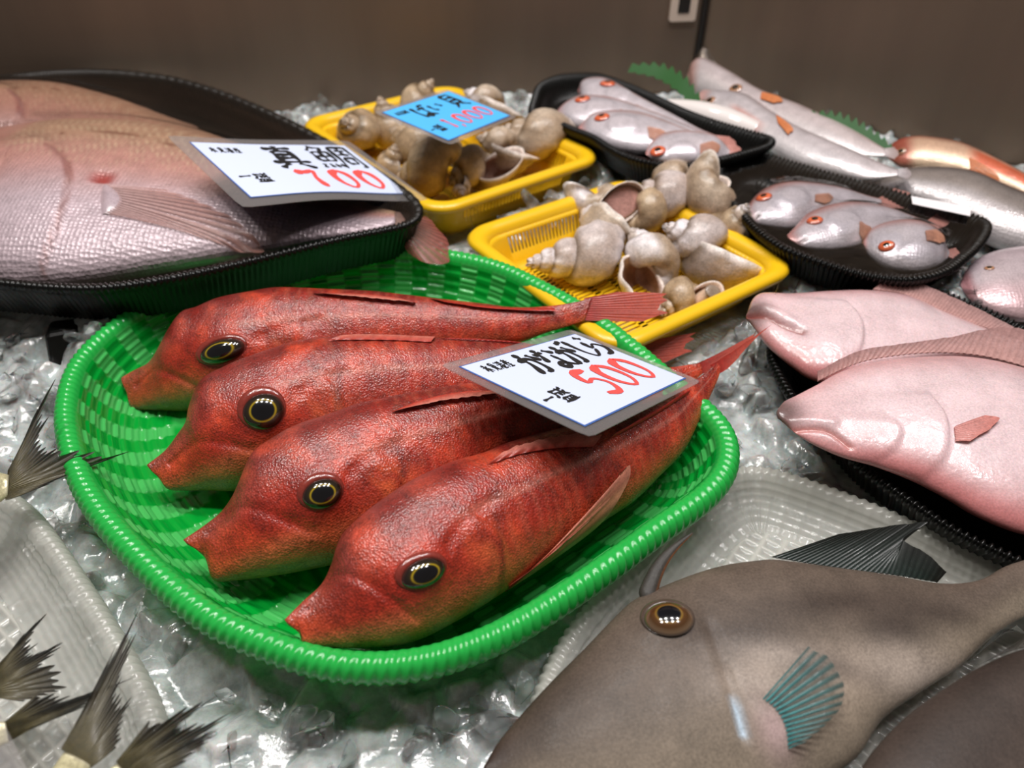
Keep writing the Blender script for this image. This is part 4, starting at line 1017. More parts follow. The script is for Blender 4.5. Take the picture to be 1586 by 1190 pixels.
        for layer in (1, -1):
            for i in range(n_):
                for j in range(rows):
                    t = j / (rows - 1)
                    tt = t * (1 + jit[i] - mem_cut * (1 - ph[i]))
                    p_ = bs[i] * (1 - tt) + ts[i] * tt
                    if z == 'surf':
                        zb = self.surf(*p_)[0].z
                        zz = zb + .0008 + lift * math.sin(math.pi * min(1, t) * .5)
                    else:
                        zz = bz[i] + lift * t * t + tipz * t
                    zz += layer * (thick + ray * ph[i] * (1 - .6 * t)) * (1 - .5 * t)
                    V.append((p_[0], p_[1], zz))
                    c = col_base * (1 - t) + col_tip * t
                    c = c * (rayc + (1 - rayc) * (1 - ph[i])) if rayc < 1 else c
                    COL.append([*c, (a_mem + (1 - a_mem) * ph[i]**1.5) * (1 - .25 * t * (1 - a_mem))])
        f1 = grid_faces(n_, rows)
        F = f1 + [tuple(reversed([k + n_ * rows for k in f])) for f in f1]
        return mesh_obj(name, V, F, MAT['fin'], self.root, np.array(COL))


def DATA_pts(v):
    return np.array(v, float)


def ramp_col(ramp, q):
    xs = [r[0] for r in ramp]
    return np.array([np.interp(q, xs, [r[1][i] for r in ramp]) for i in range(3)])


def bump_ellipse(cx, cy, rx, ry, amp, ang=0., edge=.25):
    ca, sa = math.cos(ang), math.sin(ang)

    def f(x, y):
        dx, dy = x - cx, y - cy
        a, b = (dx * ca + dy * sa) / rx, (-dx * sa + dy * ca) / ry
        return amp * (1 - sst(1 - edge, 1 + edge * .2, np.hypot(a, b)))
    return f


def poly_dist(x, y, pts):
    p = np.asarray(pts, float)
    d = np.full(np.shape(x), 1e9)
    for i in range(len(p) - 1):
        a, b = p[i], p[i + 1]
        ab = b - a
        t = np.clip(((x - a[0]) * ab[0] + (y - a[1]) * ab[1]) / (ab @ ab + 1e-12), 0, 1)
        d = np.minimum(d, np.hypot(x - a[0] - t * ab[0], y - a[1] - t * ab[1]))
    return d


def groove(pts, width, amp):
    q = spline(pts, 24) if len(pts) > 2 else np.array(pts)

    def f(x, y):
        return amp * np.exp(-(poly_dist(x, y, q) / width)**2)
    return f


def step_behind(pts, width, amp):
    """gill plate: raised in front (smaller x) of the curve"""
    q = spline(pts, 24)

    def f(x, y):
        xx = np.interp(y, q[::-1, 1] if q[0, 1] > q[-1, 1] else q[:, 1], q[::-1, 0] if q[0, 1] > q[-1, 1] else q[:, 0])
        span = sst(q[:, 1].min() - .006, q[:, 1].min() + .004, y) * (1 - sst(q[:, 1].max() - .004, q[:, 1].max() + .006, y))
        return amp * span * (1 - sst(-.0003, .0012, x - xx)) * sst(-width, 0, x - xx)
    return f


# ---- red gurnards
def gurnard_paint(seed, d_):
    r_ = np.random.default_rng(seed)

    def f(x, y, u, v, sz):
        red, back, belly, snout, purple = lin('#a02a19'), lin('#701711'), lin('#b35a36'), lin('#b74e2c'), lin('#86453f')
        side = sst(-.98, -.15, v)
        c = mix(belly[None, None], red[None, None], side)
        c = mix(c, back[None, None], .75 * sst(.25, .95, v))
        c = mix(c, snout[None, None], .7 * (1 - sst(.0, .16, u)))
        nz = np.zeros_like(x)
        for k in range(10):
            a, fr, p0 = r_.uniform(0, 6.28), r_.uniform(80, 420), r_.uniform(0, 6.28)
            nz += np.sin((x * math.cos(a) + y * math.sin(a)) * fr + p0) / 3
        head = (1 - sst(.30, .38, u)) * sst(.0, .5, v)
        c = mix(c, purple[None, None], np.clip(.45 * head + .25 * nz * head, 0, .8))
        c = mix(c, lin('#d2492a')[None, None], np.clip(.45 * np.maximum(nz, 0), 0, .6))
        c = mix(c, lin('#6e1d18')[None, None], np.clip(.5 * np.maximum(-nz - .25, 0), 0, .55) * sst(-.4, .3, v))
        gx_ = d_['eye'][0][0] + .030
        gy_ = d_['eye'][0][1]
        c = mix(c, lin('#d8683a')[None, None], .75 * np.exp(-(((x - gx_ - .004 + .3 * (y - gy_)) / .012)**2 + ((y - gy_ + .012) / .016)**2)) * (.6 + .4 * np.sin(x * 500 + 3 * nz)))
        c = mix(c, lin('#5a120e')[None, None], .65 * np.exp(-((x - gx_ - .012 - .35 * (y - gy_)) / .0016)**2) * sst(-.035, -.02, y - gy_) * (1 - sst(.004, .014, y - gy_)))
        c = mix(c, lin('#c97a4a')[None, None], .6 * np.exp(-((x - gx_ + .055) / .03)**2) * (1 - sst(-.75, -.25, v)))
        ph_ = np.sin(x * 900 - v * 5 + 2 * nz)
        c = mix(c, lin('#c06a50')[None, None], .22 * np.clip(ph_, 0, 1) * sst(.36, .42, u) * sst(-.9, -.5, v))
        c = mix(c, lin('#d08a78')[None, None], .45 * np.exp(-((v - .30 + .18 * u) / .05)**2) * sst(.3, .36, u))   # lateral line
        return c
    return f


g_ramp_a = [(0, lin('#07070a')), (.52, lin('#0a0b10')), (.55, lin('#16140c')), (.585, lin('#b39a1c')), (.62, lin('#9a7f18')), (.67, lin('#2c2312')), (.86, lin('#1d1512')), (1.0, lin('#4a211a'))]
glabel = ['red gurnard at the rear of the green basket, tail over the yellow rim', 'second red gurnard from the rear, its round eye fully bared in a raised socket',
          'third red gurnard from the rear, tail hidden under the white price card', 'frontmost red gurnard nearest the basket rim, pectoral fin folded along its belly']
for i in range(4):
    k = f'gurnard{i + 1}'
    fs = Fish(k, 'gurnard', glabel[i], group='red gurnards in the green basket')
    d = fs.d
    ec = np.array(d['eye'][0])
    er = np.linalg.norm(np.array(d['eye'][1]) - ec) * (1 if i in (0, 3) else 1.35)
    feats = [bump_ellipse(ec[0] - .001, ec[1] + .002, er * 2.0, er * 1.7, .0032, .3, .7)]
    xg = ec[0] + er * 3.6
    feats.append(step_behind([(xg - .004, ec[1] + .012), (xg + .003, ec[1] - .006), (xg - .002, ec[1] - .024), (xg - .012, ec[1] - .034)], .03, .0016))
    feats.append(groove([(ec[0] + er * 1.4, ec[1] + .004), (ec[0] + er * 2.6, ec[1] + .010), (xg + .01, ec[1] + .012)], .002, -.0016))
    feats.append(groove([(d['bot'][0][0] + .008, d['bot'][0][1] + .006), (d['bot'][0][0] + .026, d['bot'][0][1] + .012), (ec[0] - er, ec[1] - er * 1.6)], .0018, -.0014))
    feats.append(bump_ellipse(ec[0] - .02, ec[1] - .022, .022, .012, .0014, .5, .8))
    fs.body(.80, gurnard_paint(i, d), MAT['gurnard'], feats, NS=220, R=96, p=2.25, ends=(.50, .22))
    fs.eye(g_ramp_a, height=.55, scale=1. if i in (0, 3) else 1.35, sink=.22, lid=lin('#7c2f26'), lid_w=.20)
    rd, rl = lin('#b02418'), lin('#d6604c')
    fs.fin('tailb', 'tail', 13, rd, rl * .9, .85, 'tail_fin', jag=.10, spl=False)
    fs.fin('dfin', 'dtip', 8, lin('#c03a2a'), lin('#e08a78'), .85, 'dorsal_fin', z='surf', lift=.003, ray=.0007, rayc=.8, jag=.16, mem_cut=.12)
    fs.fin('d2', 'd2t', 16, lin('#a82018'), lin('#cc3a2c'), .85, 'rear_dorsal_fin', z='surf', lift=.002, jag=.1)
    if 'pec' in d:
        fs.fin('pec', 'pect', 7, lin('#c4552f'), lin('#d98a72'), 1., 'pectoral_fin', z='surf', lift=.004, jag=.05, rayc=.6, ray=.0009)


# ---- sea bream
def bream_paint(dim):
    def f(x, y, u, v, sz):
        c = mix(lin('#d4bfc6')[None, None], lin('#d39a90')[None, None], sst(-.55, .05, v))
        c = mix(c, lin('#c9a181')[None, None], .85 * sst(.0, .5, v))
        c = mix(c, lin('#c28f74')[None, None], sst(.6, .98, v))
        head = 1 - sst(-.165, -.15, x - .02 + 0 * y)
        c = mix(c, lin('#cf8f86')[None, None], .55 * head * sst(-.5, .2, v))
        yy_ = y + .25 * (x + .02)**2
        rows_ = np.sin(yy_ * 2 * math.pi / .0046) * np.sin((x + .3 * yy_) * 2 * math.pi / .0062)
        c = mix(c, lin('#f0d9b4')[None, None], .5 * np.clip(rows_, 0, 1) * sst(-.25, .2, v) * (1 - head))
        c = mix(c, lin('#9c7058')[None, None], .35 * np.clip(-rows_, 0, 1) * sst(-.2, .3, v) * (1 - head))
        pk_ = np.sin(x * 90 + 3 * np.sin(y * 70)) * np.sin(y * 110 + 2 * np.sin(x * 60))
        c = mix(c, lin('#cf8278')[None, None], .4 * np.clip(pk_, 0, 1) * head)
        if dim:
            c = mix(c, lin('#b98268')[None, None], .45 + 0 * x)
        return c
    return f


BR = []
for i, k in enumerate(('bream1', 'bream2')):
    fs = Fish(k, 'sea_bream', ('front pink sea bream with a red wound, under the white 700 price card', 'pinkish brown sea bream behind, partly hidden by the front bream')[i], group='sea bream in the large black tray')
    BR.append(fs)
    d = fs.d
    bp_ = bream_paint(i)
    gl = d['gill']

    def paint(x, y, u, v, sz, d=d, bp_=bp_, gl=gl):
        c = bp_(x, y, u, v, sz)
        c = mix(c, lin('#8e342c')[None, None], .9 * np.exp(-(poly_dist(x, y, spline(gl[:3], 16)) / .0022)**2))
        c = mix(c, lin('#b98d88')[None, None], .7 * np.exp(-(poly_dist(x, y, spline(gl, 16)) / .0016)**2))
        c = mix(c, lin('#7e4a3a')[None, None], .85 * np.exp(-(poly_dist(x, y, spline(d['line'], 20)) / .0013)**2))
        if 'wound' in d:
            w0 = d['wound'][0]
            c = mix(c, lin('#b02a20')[None, None], np.exp(-(((x - w0[0]) / .011)**2 + ((y - w0[1]) / .006)**2)**2))
        return c
    feats = [step_behind(gl, .10, .006), groove(d['line'], .0015, -.0007)]
    if 'pecb' in d:
        g0 = np.array(gl[1])
        feats += [groove([(g0[0] - .055, g0[1] + .01), (g0[0] - .045, g0[1] - .03), (g0[0] - .055, g0[1] - .07)], .003, -.0018),
                  groove([(g0[0] - .075, g0[1] + .005), (g0[0] - .068, g0[1] - .04), (g0[0] - .075, g0[1] - .08)], .003, -.0018),
                  bump_ellipse(d['wound'][0][0], d['wound'][0][1], .011, .007, -.003, 0, .6),
                  bump_ellipse(g0[0] - .062, g0[1] - .085, .035, .022, .004, .5, .3)]
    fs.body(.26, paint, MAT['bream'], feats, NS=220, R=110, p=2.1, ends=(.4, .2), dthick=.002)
    fs.eye([(0, lin('#08080a')), (.5, lin('#0c0c10')), (.58, lin('#c9b070')), (1, lin('#8a6a5a'))], height=.4)
    fs.fin('tailb', 'tail', 14, lin('#b9988a'), lin('#a5584e'), .30, 'tail_fin', jag=.05, tipz=-.012)
    if 'pecb' in d:
        pf_ = fs.fin('pecb', 'pect', 14, lin('#e2bcb8'), lin('#d09486'), .10, 'pectoral_fin', z='surf', lift=.001, jag=.03, rayc=.8)
        c0 = np.array(d['pecb'])
        bs_ = []
        for t in np.linspace(0, 1, 12):
            p_ = c0[0] * (1 - t) + c0[1] * t
            for s_ in np.linspace(0, 1, 10):
                xx, yy = p_[0] + (s_ - .5) * .016 * math.sin(math.pi * (.1 + .8 * t)) + .004 * math.sin(math.pi * t), p_[1]
                bs_.append((xx, yy, fs.surf(xx, yy)[0].z + .003 * math.sin(math.pi * s_) * math.sin(math.pi * (.08 + .84 * t)) + .0003))
        o = mesh_obj('pectoral_base', bs_, grid_faces(12, 10), MAT['lid'], pf_, np.tile(lin('#c9b4bb'), (120, 1)))
    # thin fin along the back
    tp = [d['top'][j] for j in range(6, len(d['top']) - 3)]
    d['backb'] = [(p[0], p[1] - .004) for p in tp]
    d['backt'] = [(p[0] + .004, p[1] + .001) for p in tp]
    fs.fin('backb', 'backt', 22, lin('#a87860'), lin('#b58a74'), .6, 'dorsal_fin', z=.002, jag=.1)

# cling film over the bream tray: stretched over the fish, down to the rim
def film_over(outline, z, fishes, parent, name='cling_film', inset=.0, nn=90, sag=.002, clear=.0018):
    o = spline(outline, 160, closed=True)
    ctr = o.mean(0)
    NR, NA = 42, 160
    V = []
    invs = [(f.root.matrix_world, f) for f in fishes]
    trees = []
    for f in fishes:
        me = f.bodyo.data
        vs = [f.root.matrix_world @ v_.co for v_ in me.vertices]
        trees.append(BVHTree.FromPolygons(vs, [tuple(p_.vertices) for p_ in me.polygons]))
    Z = np.zeros((NR, NA))
    XY = np.zeros((NR, NA, 2))
    for i in range(NR):
        q = 1 - i / (NR - 1)
        for j in range(NA):
            x, y = ctr + (o[j] - ctr) * (q * .997)
            XY[i, j] = x, y
            zz = z + .0012 - sag * (1 - q)
            for t in trees:
                h = t.ray_cast(Vector((x, y, 1)), Vector((0, 0, -1)))
                if h[0] is not None:
                    zz = max(zz, h[0].z + clear)
            Z[i, j] = zz
    hold = Z.copy()
    for it in range(26):
        Zs = Z.copy()
        Zs[1:-1] = (Z[:-2] + Z[2:] + np.roll(Z, 1, 1)[1:-1] + np.roll(Z, -1, 1)[1:-1]) / 4
        Zs[-1] = Zs[-2].mean()
        Z = np.maximum(Zs, hold)
    V = np.concatenate([XY, Z[..., None]], 2).reshape(-1, 3)
    inv = parent.matrix_world.inverted()
    ob = mesh_obj(name, [inv @ Vector(map(float, v)) for v in V], grid_faces(NR, NA, cv=True), MAT['film'], parent)
    return ob


# ---- flounders, blind side up
def flounder_paint(d):
    tip = d['top'][0]

    def f(x, y, u, v, sz):
        c = mix(lin('#dec4c7')[None, None], lin('#cc9696')[None, None], .8 * sst(.45, .98, np.abs(v)))
        c = mix(c, lin('#c26a68')[None, None], .75 * sst(.72, .99, -v))
        c = mix(c, lin('#d9a9a9')[None, None], .6 * (1 - sst(.0, .35, u)))
        c = mix(c, lin('#6e5654')[None, None], 1 - sst(.004, .022, np.hypot(x - tip[0], y - tip[1] + .002)))
        m_ = np.array(d['mouth'])
        c = mix(c, lin('#b86b62' if 'pre' in d else '#8e4a42')[None, None], .85 * np.exp(-(poly_dist(x, y, spline(m_, 16)) / (.0016 if 'pre' in d else .0026))**2))
        return c
    return f


for i, k in enumerate(('flounder1', 'flounder2')):
    fs = Fish(k, 'flounder', ('pale pink flounder behind, mouth open, in the right black tray', 'large pale pink flounder in front, lying white side up in the black tray')[i], group='flounders in the right tray')
    d = fs.d
    feats = [step_behind(d['gill'], .05, .0028), groove(d['mouth'], .0014, -.0022)]
    if i == 0:
        feats.append(groove(d['mouth'], .003, -.002))
    if 'pre' in d:
        feats += [step_behind(d['pre'], .03, .0018)]
    mm_ = np.array(d['mouth'])
    feats.append(groove([mm_[0] + (.004, .006), mm_[1] + (.004, .006), mm_[2] + (.004, .005)], .003, .0015))
    fs.body(.26, flounder_paint(d), MAT['flounder'], feats, NS=200, R=96, p=1.9, ends=(.5, .3), dthick=.0015)
    fs.fin('finb', 'fint', 42, lin('#c99a94'), lin('#a9807c'), .7, 'dorsal_fin', z=.002, tipz=.003, jag=.06, ray=.0004, rayc=.85)
    fs.fin('tailb', 'tail', 12, lin('#c99a94'), lin('#a9807c'), .8, 'tail_fin', jag=.05)
    if 'pecb' in d:
        fs.fin('pecb', 'pect', 9, lin('#d2908a'), lin('#cf8076'), .85, 'pectoral_fin', z='surf', lift=.0015, jag=.05, rayc=.85)


# ---- filefish
def filefish_paint(dark):
    def f(x, y, u, v, sz):
        base, belly, blot = lin('#61544a'), lin('#857869'), lin('#40352d')
        if dark:
            base, belly, blot = lin('#463b35'), lin('#554a43'), lin('#332a25')
        c = mix(belly[None, None], base[None, None], sst(-.7, .3, v))
        c = mix(c, blot[None, None], .75 * (1 - sst(.10, .34, u)) * sst(-.6, .5, v))
        for (bx_, by_, rx_, ry_, am) in () if not dark else ((.035, .012, .05, .010, .8), (.075, .022, .03, .012, .75), (.0, .035, .06, .012, .55), (.06, -.012, .035, .008, .6), (-.01, .0, .03, .01, .4)):
            c = mix(c, blot[None, None], am * np.exp(-(((x - bx_) + (y - by_) * .8) / rx_)**2 - ((y - by_) / ry_)**2))
        c = mix(c, lin('#b5a392')[None, None], (.0 if dark else .55) * np.exp(-((x - .01) / .03)**2 - ((y + .015) / .012)**2))
        return c
    return f


fe_ramp = [(0, lin('#04060c')), (.44, lin('#060912')), (.47, lin('#1a1a20')), (.51, lin('#8a6a2c')), (.60, lin('#54351a')), (.75, lin('#4a3018')), (.92, lin('#6b5540')), (1, lin('#4c4038'))]
for i, k in enumerate(('filefish1', 'filefish2')):
    fs = Fish(k, 'filefish', ('large grey-brown filefish with amber eye and teal fan fin, in the white basket', 'dark brown filefish cut off by the lower right corner, overlapping the paler one')[i], group='filefish in the white basket')
    d = fs.d
    ec = np.array(d['eye'][0])
    feats = [bump_ellipse(ec[0], ec[1], .017, .014, .0026, 0, .7)]
    pa = filefish_paint(i)
    if i == 0:
        gl = d['gill']
        feats += [groove(gl, .002, -.0022), bump_ellipse(d['pecb'][2][0] - .003, d['pecb'][2][1], .010, .014, .0015, .4, .7),
                  groove([(gl[0][0] + .003, gl[0][1] + .02), (gl[0][0], gl[0][1])], .003, -.001)]

        def pa(x, y, u, v, sz, b_=filefish_paint(0), gl=gl, d=d):
            c = b_(x, y, u, v, sz)
            c = mix(c, lin('#b9cfe0')[None, None], .95 * np.exp(-(poly_dist(x, y, gl[1:]) / .0018)**2))
            for (bx_, by_), rx_, ry_, am, tl_ in zip(d['blot'], (.020, .030, .030, .045, .02), (.010, .006, .007, .007, .006), (.85, .8, .5, .6, .5), (-.1, -.45, -.3, -.15, -.3)):
                dx_, dy_ = x - bx_, y - by_ - tl_ * (x - bx_)
                c = mix(c, lin('#332822')[None, None], min(1, am * 1.15) * np.exp(-(dx_ / rx_)**2 - (dy_ / ry_)**2))
            for (bx_, by_), rx_, ry_ in zip(d['pale'], (.018, .03, .02), (.007, .012, .008)):
                c = mix(c, lin('#a99b90')[None, None], .85 * np.exp(-((x - bx_) / rx_)**2 - ((y - by_ + .3 * (x - bx_)) / ry_)**2))
            q = d['pecb'][2]
            c = mix(c, lin('#a8908e')[None, None], .95 * np.exp(-(((x - q[0] + .004) / .008)**2 + ((y - q[1]) / .011)**2)))
            t0 = d['mouth'][1]
            c = mix(c, lin('#3c2c26')[None, None], .8 * np.exp(-(((x - d['top'][0][0]) / .012)**2 + ((y - d['top'][0][1] - .002) / .008)**2)))
            return c
        d['eye'][0]
    fs.body(.36, pa, MAT['filefish'], feats, NS=200, R=96, p=2.1, ends=(.55, .25), dthick=.002)
    fs.eye(fe_ramp, height=.55, sink=.2, lid=lin('#4a3e36') if i == 0 else lin('#40352e'), lid_w=.16)
    dk = lin('#3a3d38')
    if i == 0:
        b0, b1, t1_ = [np.array(q) for q in (d['spineb'][0], d['spineb'][1], d['spinet'][1])]
        b0, b1 = b0 + (.003, -.005), b1 + (.003, -.005)
        V, COL = [], []
        for i_ in range(24):
            s_ = i_ / 23 * 1.06 - .06
            m0 = (b0 + b1) / 2 * (1 - s_) + t1_ * s_
            hw = np.linalg.norm(b1 - b0) * .42 * max(0, 1 - max(s_, 0))**.8 * float(sst(-.07, .06, np.array(s_))) + .0003
            dr = (t1_ - (b0 + b1) / 2)
            dr /= np.linalg.norm(dr)
            m0 = m0 + np.array([-dr[1], dr[0]]) * .004 * math.sin(math.pi * max(0, s_))
            for j_ in range(14):
                q = 2 * math.pi * j_ / 14
                V.append((m0[0] - dr[1] * hw * math.cos(q), m0[1] + dr[0] * hw * math.cos(q), .004 + .006 * s_ + hw * .5 * math.sin(q)))
                COL.append(mix(lin('#37332e'), lin('#a3602c'), .8 * float(math.cos(q) < -.75) * (.3 + .7 * s_)))
        mesh_obj('dorsal_spine', V, grid_faces(24, 14, cv=True), MAT['filefish'], fs.root, np.array(COL))
        fs.fin('finb', 'fint', 30, lin('#1f2f2a'), lin('#1d1f1c'), .86, 'dorsal_fin', z=.002, tipz=.008, jag=.04, ray=.00025, rayc=.6)
        fs.fin('pecb', 'pect', 13, lin('#2f8a8c'), lin('#3d524e'), .04, 'pectoral_fin', z='surf', lift=.006, jag=.05, ray=.0006, rayc=.9)
        fs.fin('anb', 'ant', 14, lin('#5a5c56'), lin('#4a4c48'), .5, 'anal_fin', z=.002, tipz=.004, jag=.05)
    else:
        fs.fin('finb', 'fint', 14, lin('#6a655c'), lin('#8a867c'), .4, 'dorsal_fin', z=.002, tipz=.004, jag=.05)
    fs.fin('tailb', 'tail', 12, dk, lin('#30474a'), .9, 'tail_fin', jag=.04)


# ---- small fish
def rosy_paint(x, y, u, v, sz):
    c = mix(lin('#c9c0c6')[None, None], lin('#c0938e')[None, None], sst(.25, .8, v))
    c = mix(c, lin('#a5645a')[None, None], .85 * sst(.6, 1, v))
    c = mix(c, lin('#c4766c')[None, None], .8 * (1 - sst(.0, .14, u)))
    return c


r_ramp = [(0, lin('#100a08')), (.36, lin('#1a0d08')), (.44, lin('#e06a3c')), (.8, lin('#d2603a')), (1, lin('#b0503c'))]
rl_ = {'rosy1': 'red-eyed silver fish at the very back of the uncovered oval tray', 'rosy2': 'red-eyed silver fish second from the back in the oval tray',
       'rosy3': 'long red-eyed silver fish third from the back in the oval tray', 'rosy4': 'short red-eyed fish nearest the front rim of the oval tray',
       'pink1': 'pink fish at the rear left under the cling film, dark mouth slit', 'pink2': 'middle pink fish under the cling film with wide pale-ringed eye', 'pink3': 'round pink fish at the front of the film-covered tray, under bright glints'}
SM = {}
for k, lab in rl_.items():
    grp = 'red-eyed fish in the oval tray' if k[0] == 'r' else 'pink fish under cling film'
    fs = Fish(k, 'rosy_fish', lab, group=grp)
    SM[k] = fs
    d = fs.d
    ec = np.array(d['eye'][0])
    feats = [bump_ellipse(ec[0] + .022, ec[1] - .008, .016, .016, .0016, 0, .3)]
    pt = rosy_paint
    if 'mouth' in d:
        feats.append(groove(d['mouth'], .0014, -.0012))

        def pt(x, y, u, v, sz, d=d):
            return mix(rosy_paint(x, y, u, v, sz), lin('#4a2c28')[None, None], .85 * np.exp(-(poly_dist(x, y, d['mouth']) / .0016)**2))
    fs.body(.42, pt, MAT['silver'], feats, NS=90, R=48, p=2., ends=(.5, .3))
    fs.eye(r_ramp, height=.4, aspect=.85, scale=.95)
    fs.fin('pecb', 'pect', 7, lin('#c78a72'), lin('#d09478'), .6, 'pectoral_fin', z='surf', lift=.001)
    fs.fin('tailb', 'tail', 9, lin('#cf8f84'), lin('#c98a80'), .8, 'tail_fin')

tray_film = film_over(DATA['filmtray']['o'], .060, [SM['pink1'], SM['pink2'], SM['pink3']], film_tray)
film_over(DATA['breamtray']['o'], .078, BR, bream_tray, clear=.0045)

# ---- loose fish at the back and right
def silver_paint(spec):
    top, mid, belly = [lin(c_) for c_ in spec[:3]]

    def f(x, y, u, v, sz):
        c = mix(belly[None, None], mid[None, None], sst(-.7, 0, v))
        c = mix(c, top[None, None], sst(.2, .85, v))
        for (u0, u1, v0, v1, cc) in spec[3:]:
            c = mix(c, lin(cc)[None, None], .9 * sst(u0 - .05, u0 + .03, u) * (1 - sst(u1 - .03, u1 + .05, u)) * sst(v0 - .2, v0 + .1, v) * (1 - sst(v1 - .1, v1 + .2, v)))
        return c
    return f


LOOSE = (
    ('white1', 'white_fish', 'upper of two long white fish against the side wall, clear wrap twisted at its snout', ('#b39d99', '#cbbebf', '#d3caca', (.0, .12, -1, 1, '#c9968a')), 'white fish by the side wall'),
    ('white2', 'white_fish', 'lower of two long white fish by the side wall, lying beside the white strip', ('#aa9c9c', '#c8bfc2', '#d9d1d2', (.0, .08, -1, 1, '#d3a39c'), (.28, .42, -1, -.3, '#d8a49c')), 'white fish by the side wall'),
    ('redfish', 'red_fish', 'red and cream striped fish against the side wall at the far right', ('#8f4f3a', '#c9a48a', '#dcbfa2', (.0, .16, -1, 1, '#a34a3a'), (.45, .85, -.5, .35, '#c2502a')), None),
    ('greyfish', 'grey_fish', 'grey silvery fish lying behind the film-covered tray', ('#4a423e', '#857c78', '#bab2b3'), None),
    ('palefish', 'pale_fish', 'pale pinkish fish cut off by the right edge between two black trays', ('#b5a2a8', '#c6b6bb', '#c2a2a5', (.0, .12, -1, 1, '#b98084')), None))
for k, nm, lab, spec, grp in LOOSE:
    fs = Fish(k, nm, lab, group=grp)
    d = fs.d
    fs.body(.5 if k != 'palefish' else .34, silver_paint(spec), MAT['silver'], [], NS=110, R=56, p=2., ends=(.5, .35))
    fs.eye([(0, lin('#0a0808')), (.5, lin('#120c0a')), (.6, lin('#c08a60')), (1, lin('#8a6a60'))], height=.4, aspect=.85)
    fs.fin('tailb', 'tail', 9, lin(spec[1]), lin(spec[0]), .8, 'tail_fin')
    if 'pecb' in d:
        fs.fin('pecb', 'pect', 7, lin('#d67c48'), lin('#de8a58'), .95, 'pectoral_fin', z='surf', lift=.001)
    if 'vent' in d:
        fs.fin('vent', 'vent', 6, lin('#c98378'), lin('#c98378'), .9, 'gill_flap', z='surf') if False else None
    if 'wrap' in d:
        wp = np.array(d['wrap'])
        a_, b_, tipp = wp[0], wp[-1], wp[2]
        V = []
        for i in range(10):
            t = i / 9
            m0 = (a_ + b_) / 2 * (1 - t) + tipp * t
            hw = (b_ - a_) / 2 * (1 - t * .85)
            for j in range(20):
                q = 2 * math.pi * j / 20
                r_ = 1 + .18 * math.sin(q * 5 + t * 4)
                V.append((*(m0 + hw * math.cos(q) * r_), .012 * (1 - t * .8) * math.sin(q) * r_))
        mesh_obj('plastic_wrap', V, grid_faces(10, 20, cv=True), MAT['film'], fs.root)

# ---- grey fish of which only the tails are in view
tl = ['grey fish tail crossing the left rim of the green basket', 'dark grey forked tail at the left edge, middle of the lower left tails',
      'dark forked tail pointing up beside the clear card corner, lower left', 'spread dark tail nearest the bottom edge over the ice, lower left',
      'long single dark tail lobe lying across the white basket, from under the clear card corner']
for i in range(5):
    fs = Fish(f'tail{i + 1}', 'forked_tail_fish', tl[i], group='grey fish with forked tails')
    fs.body(.6, silver_paint(('#4a4644', '#b8b09a', '#d8d2bc', (.75, .98, -1, 1, '#d8cfa4'))), MAT['silver'], [], NS=60, R=40, ends=(.5, .5))
    fs.fin('tailb', 'tail', 26, lin('#6a5f34'), lin('#48433c'), .72, 'tail_fin', jag=.22, spl=False, ray=.0005, rayc=.55, rows=20, lift=.005, mem_cut=.16)


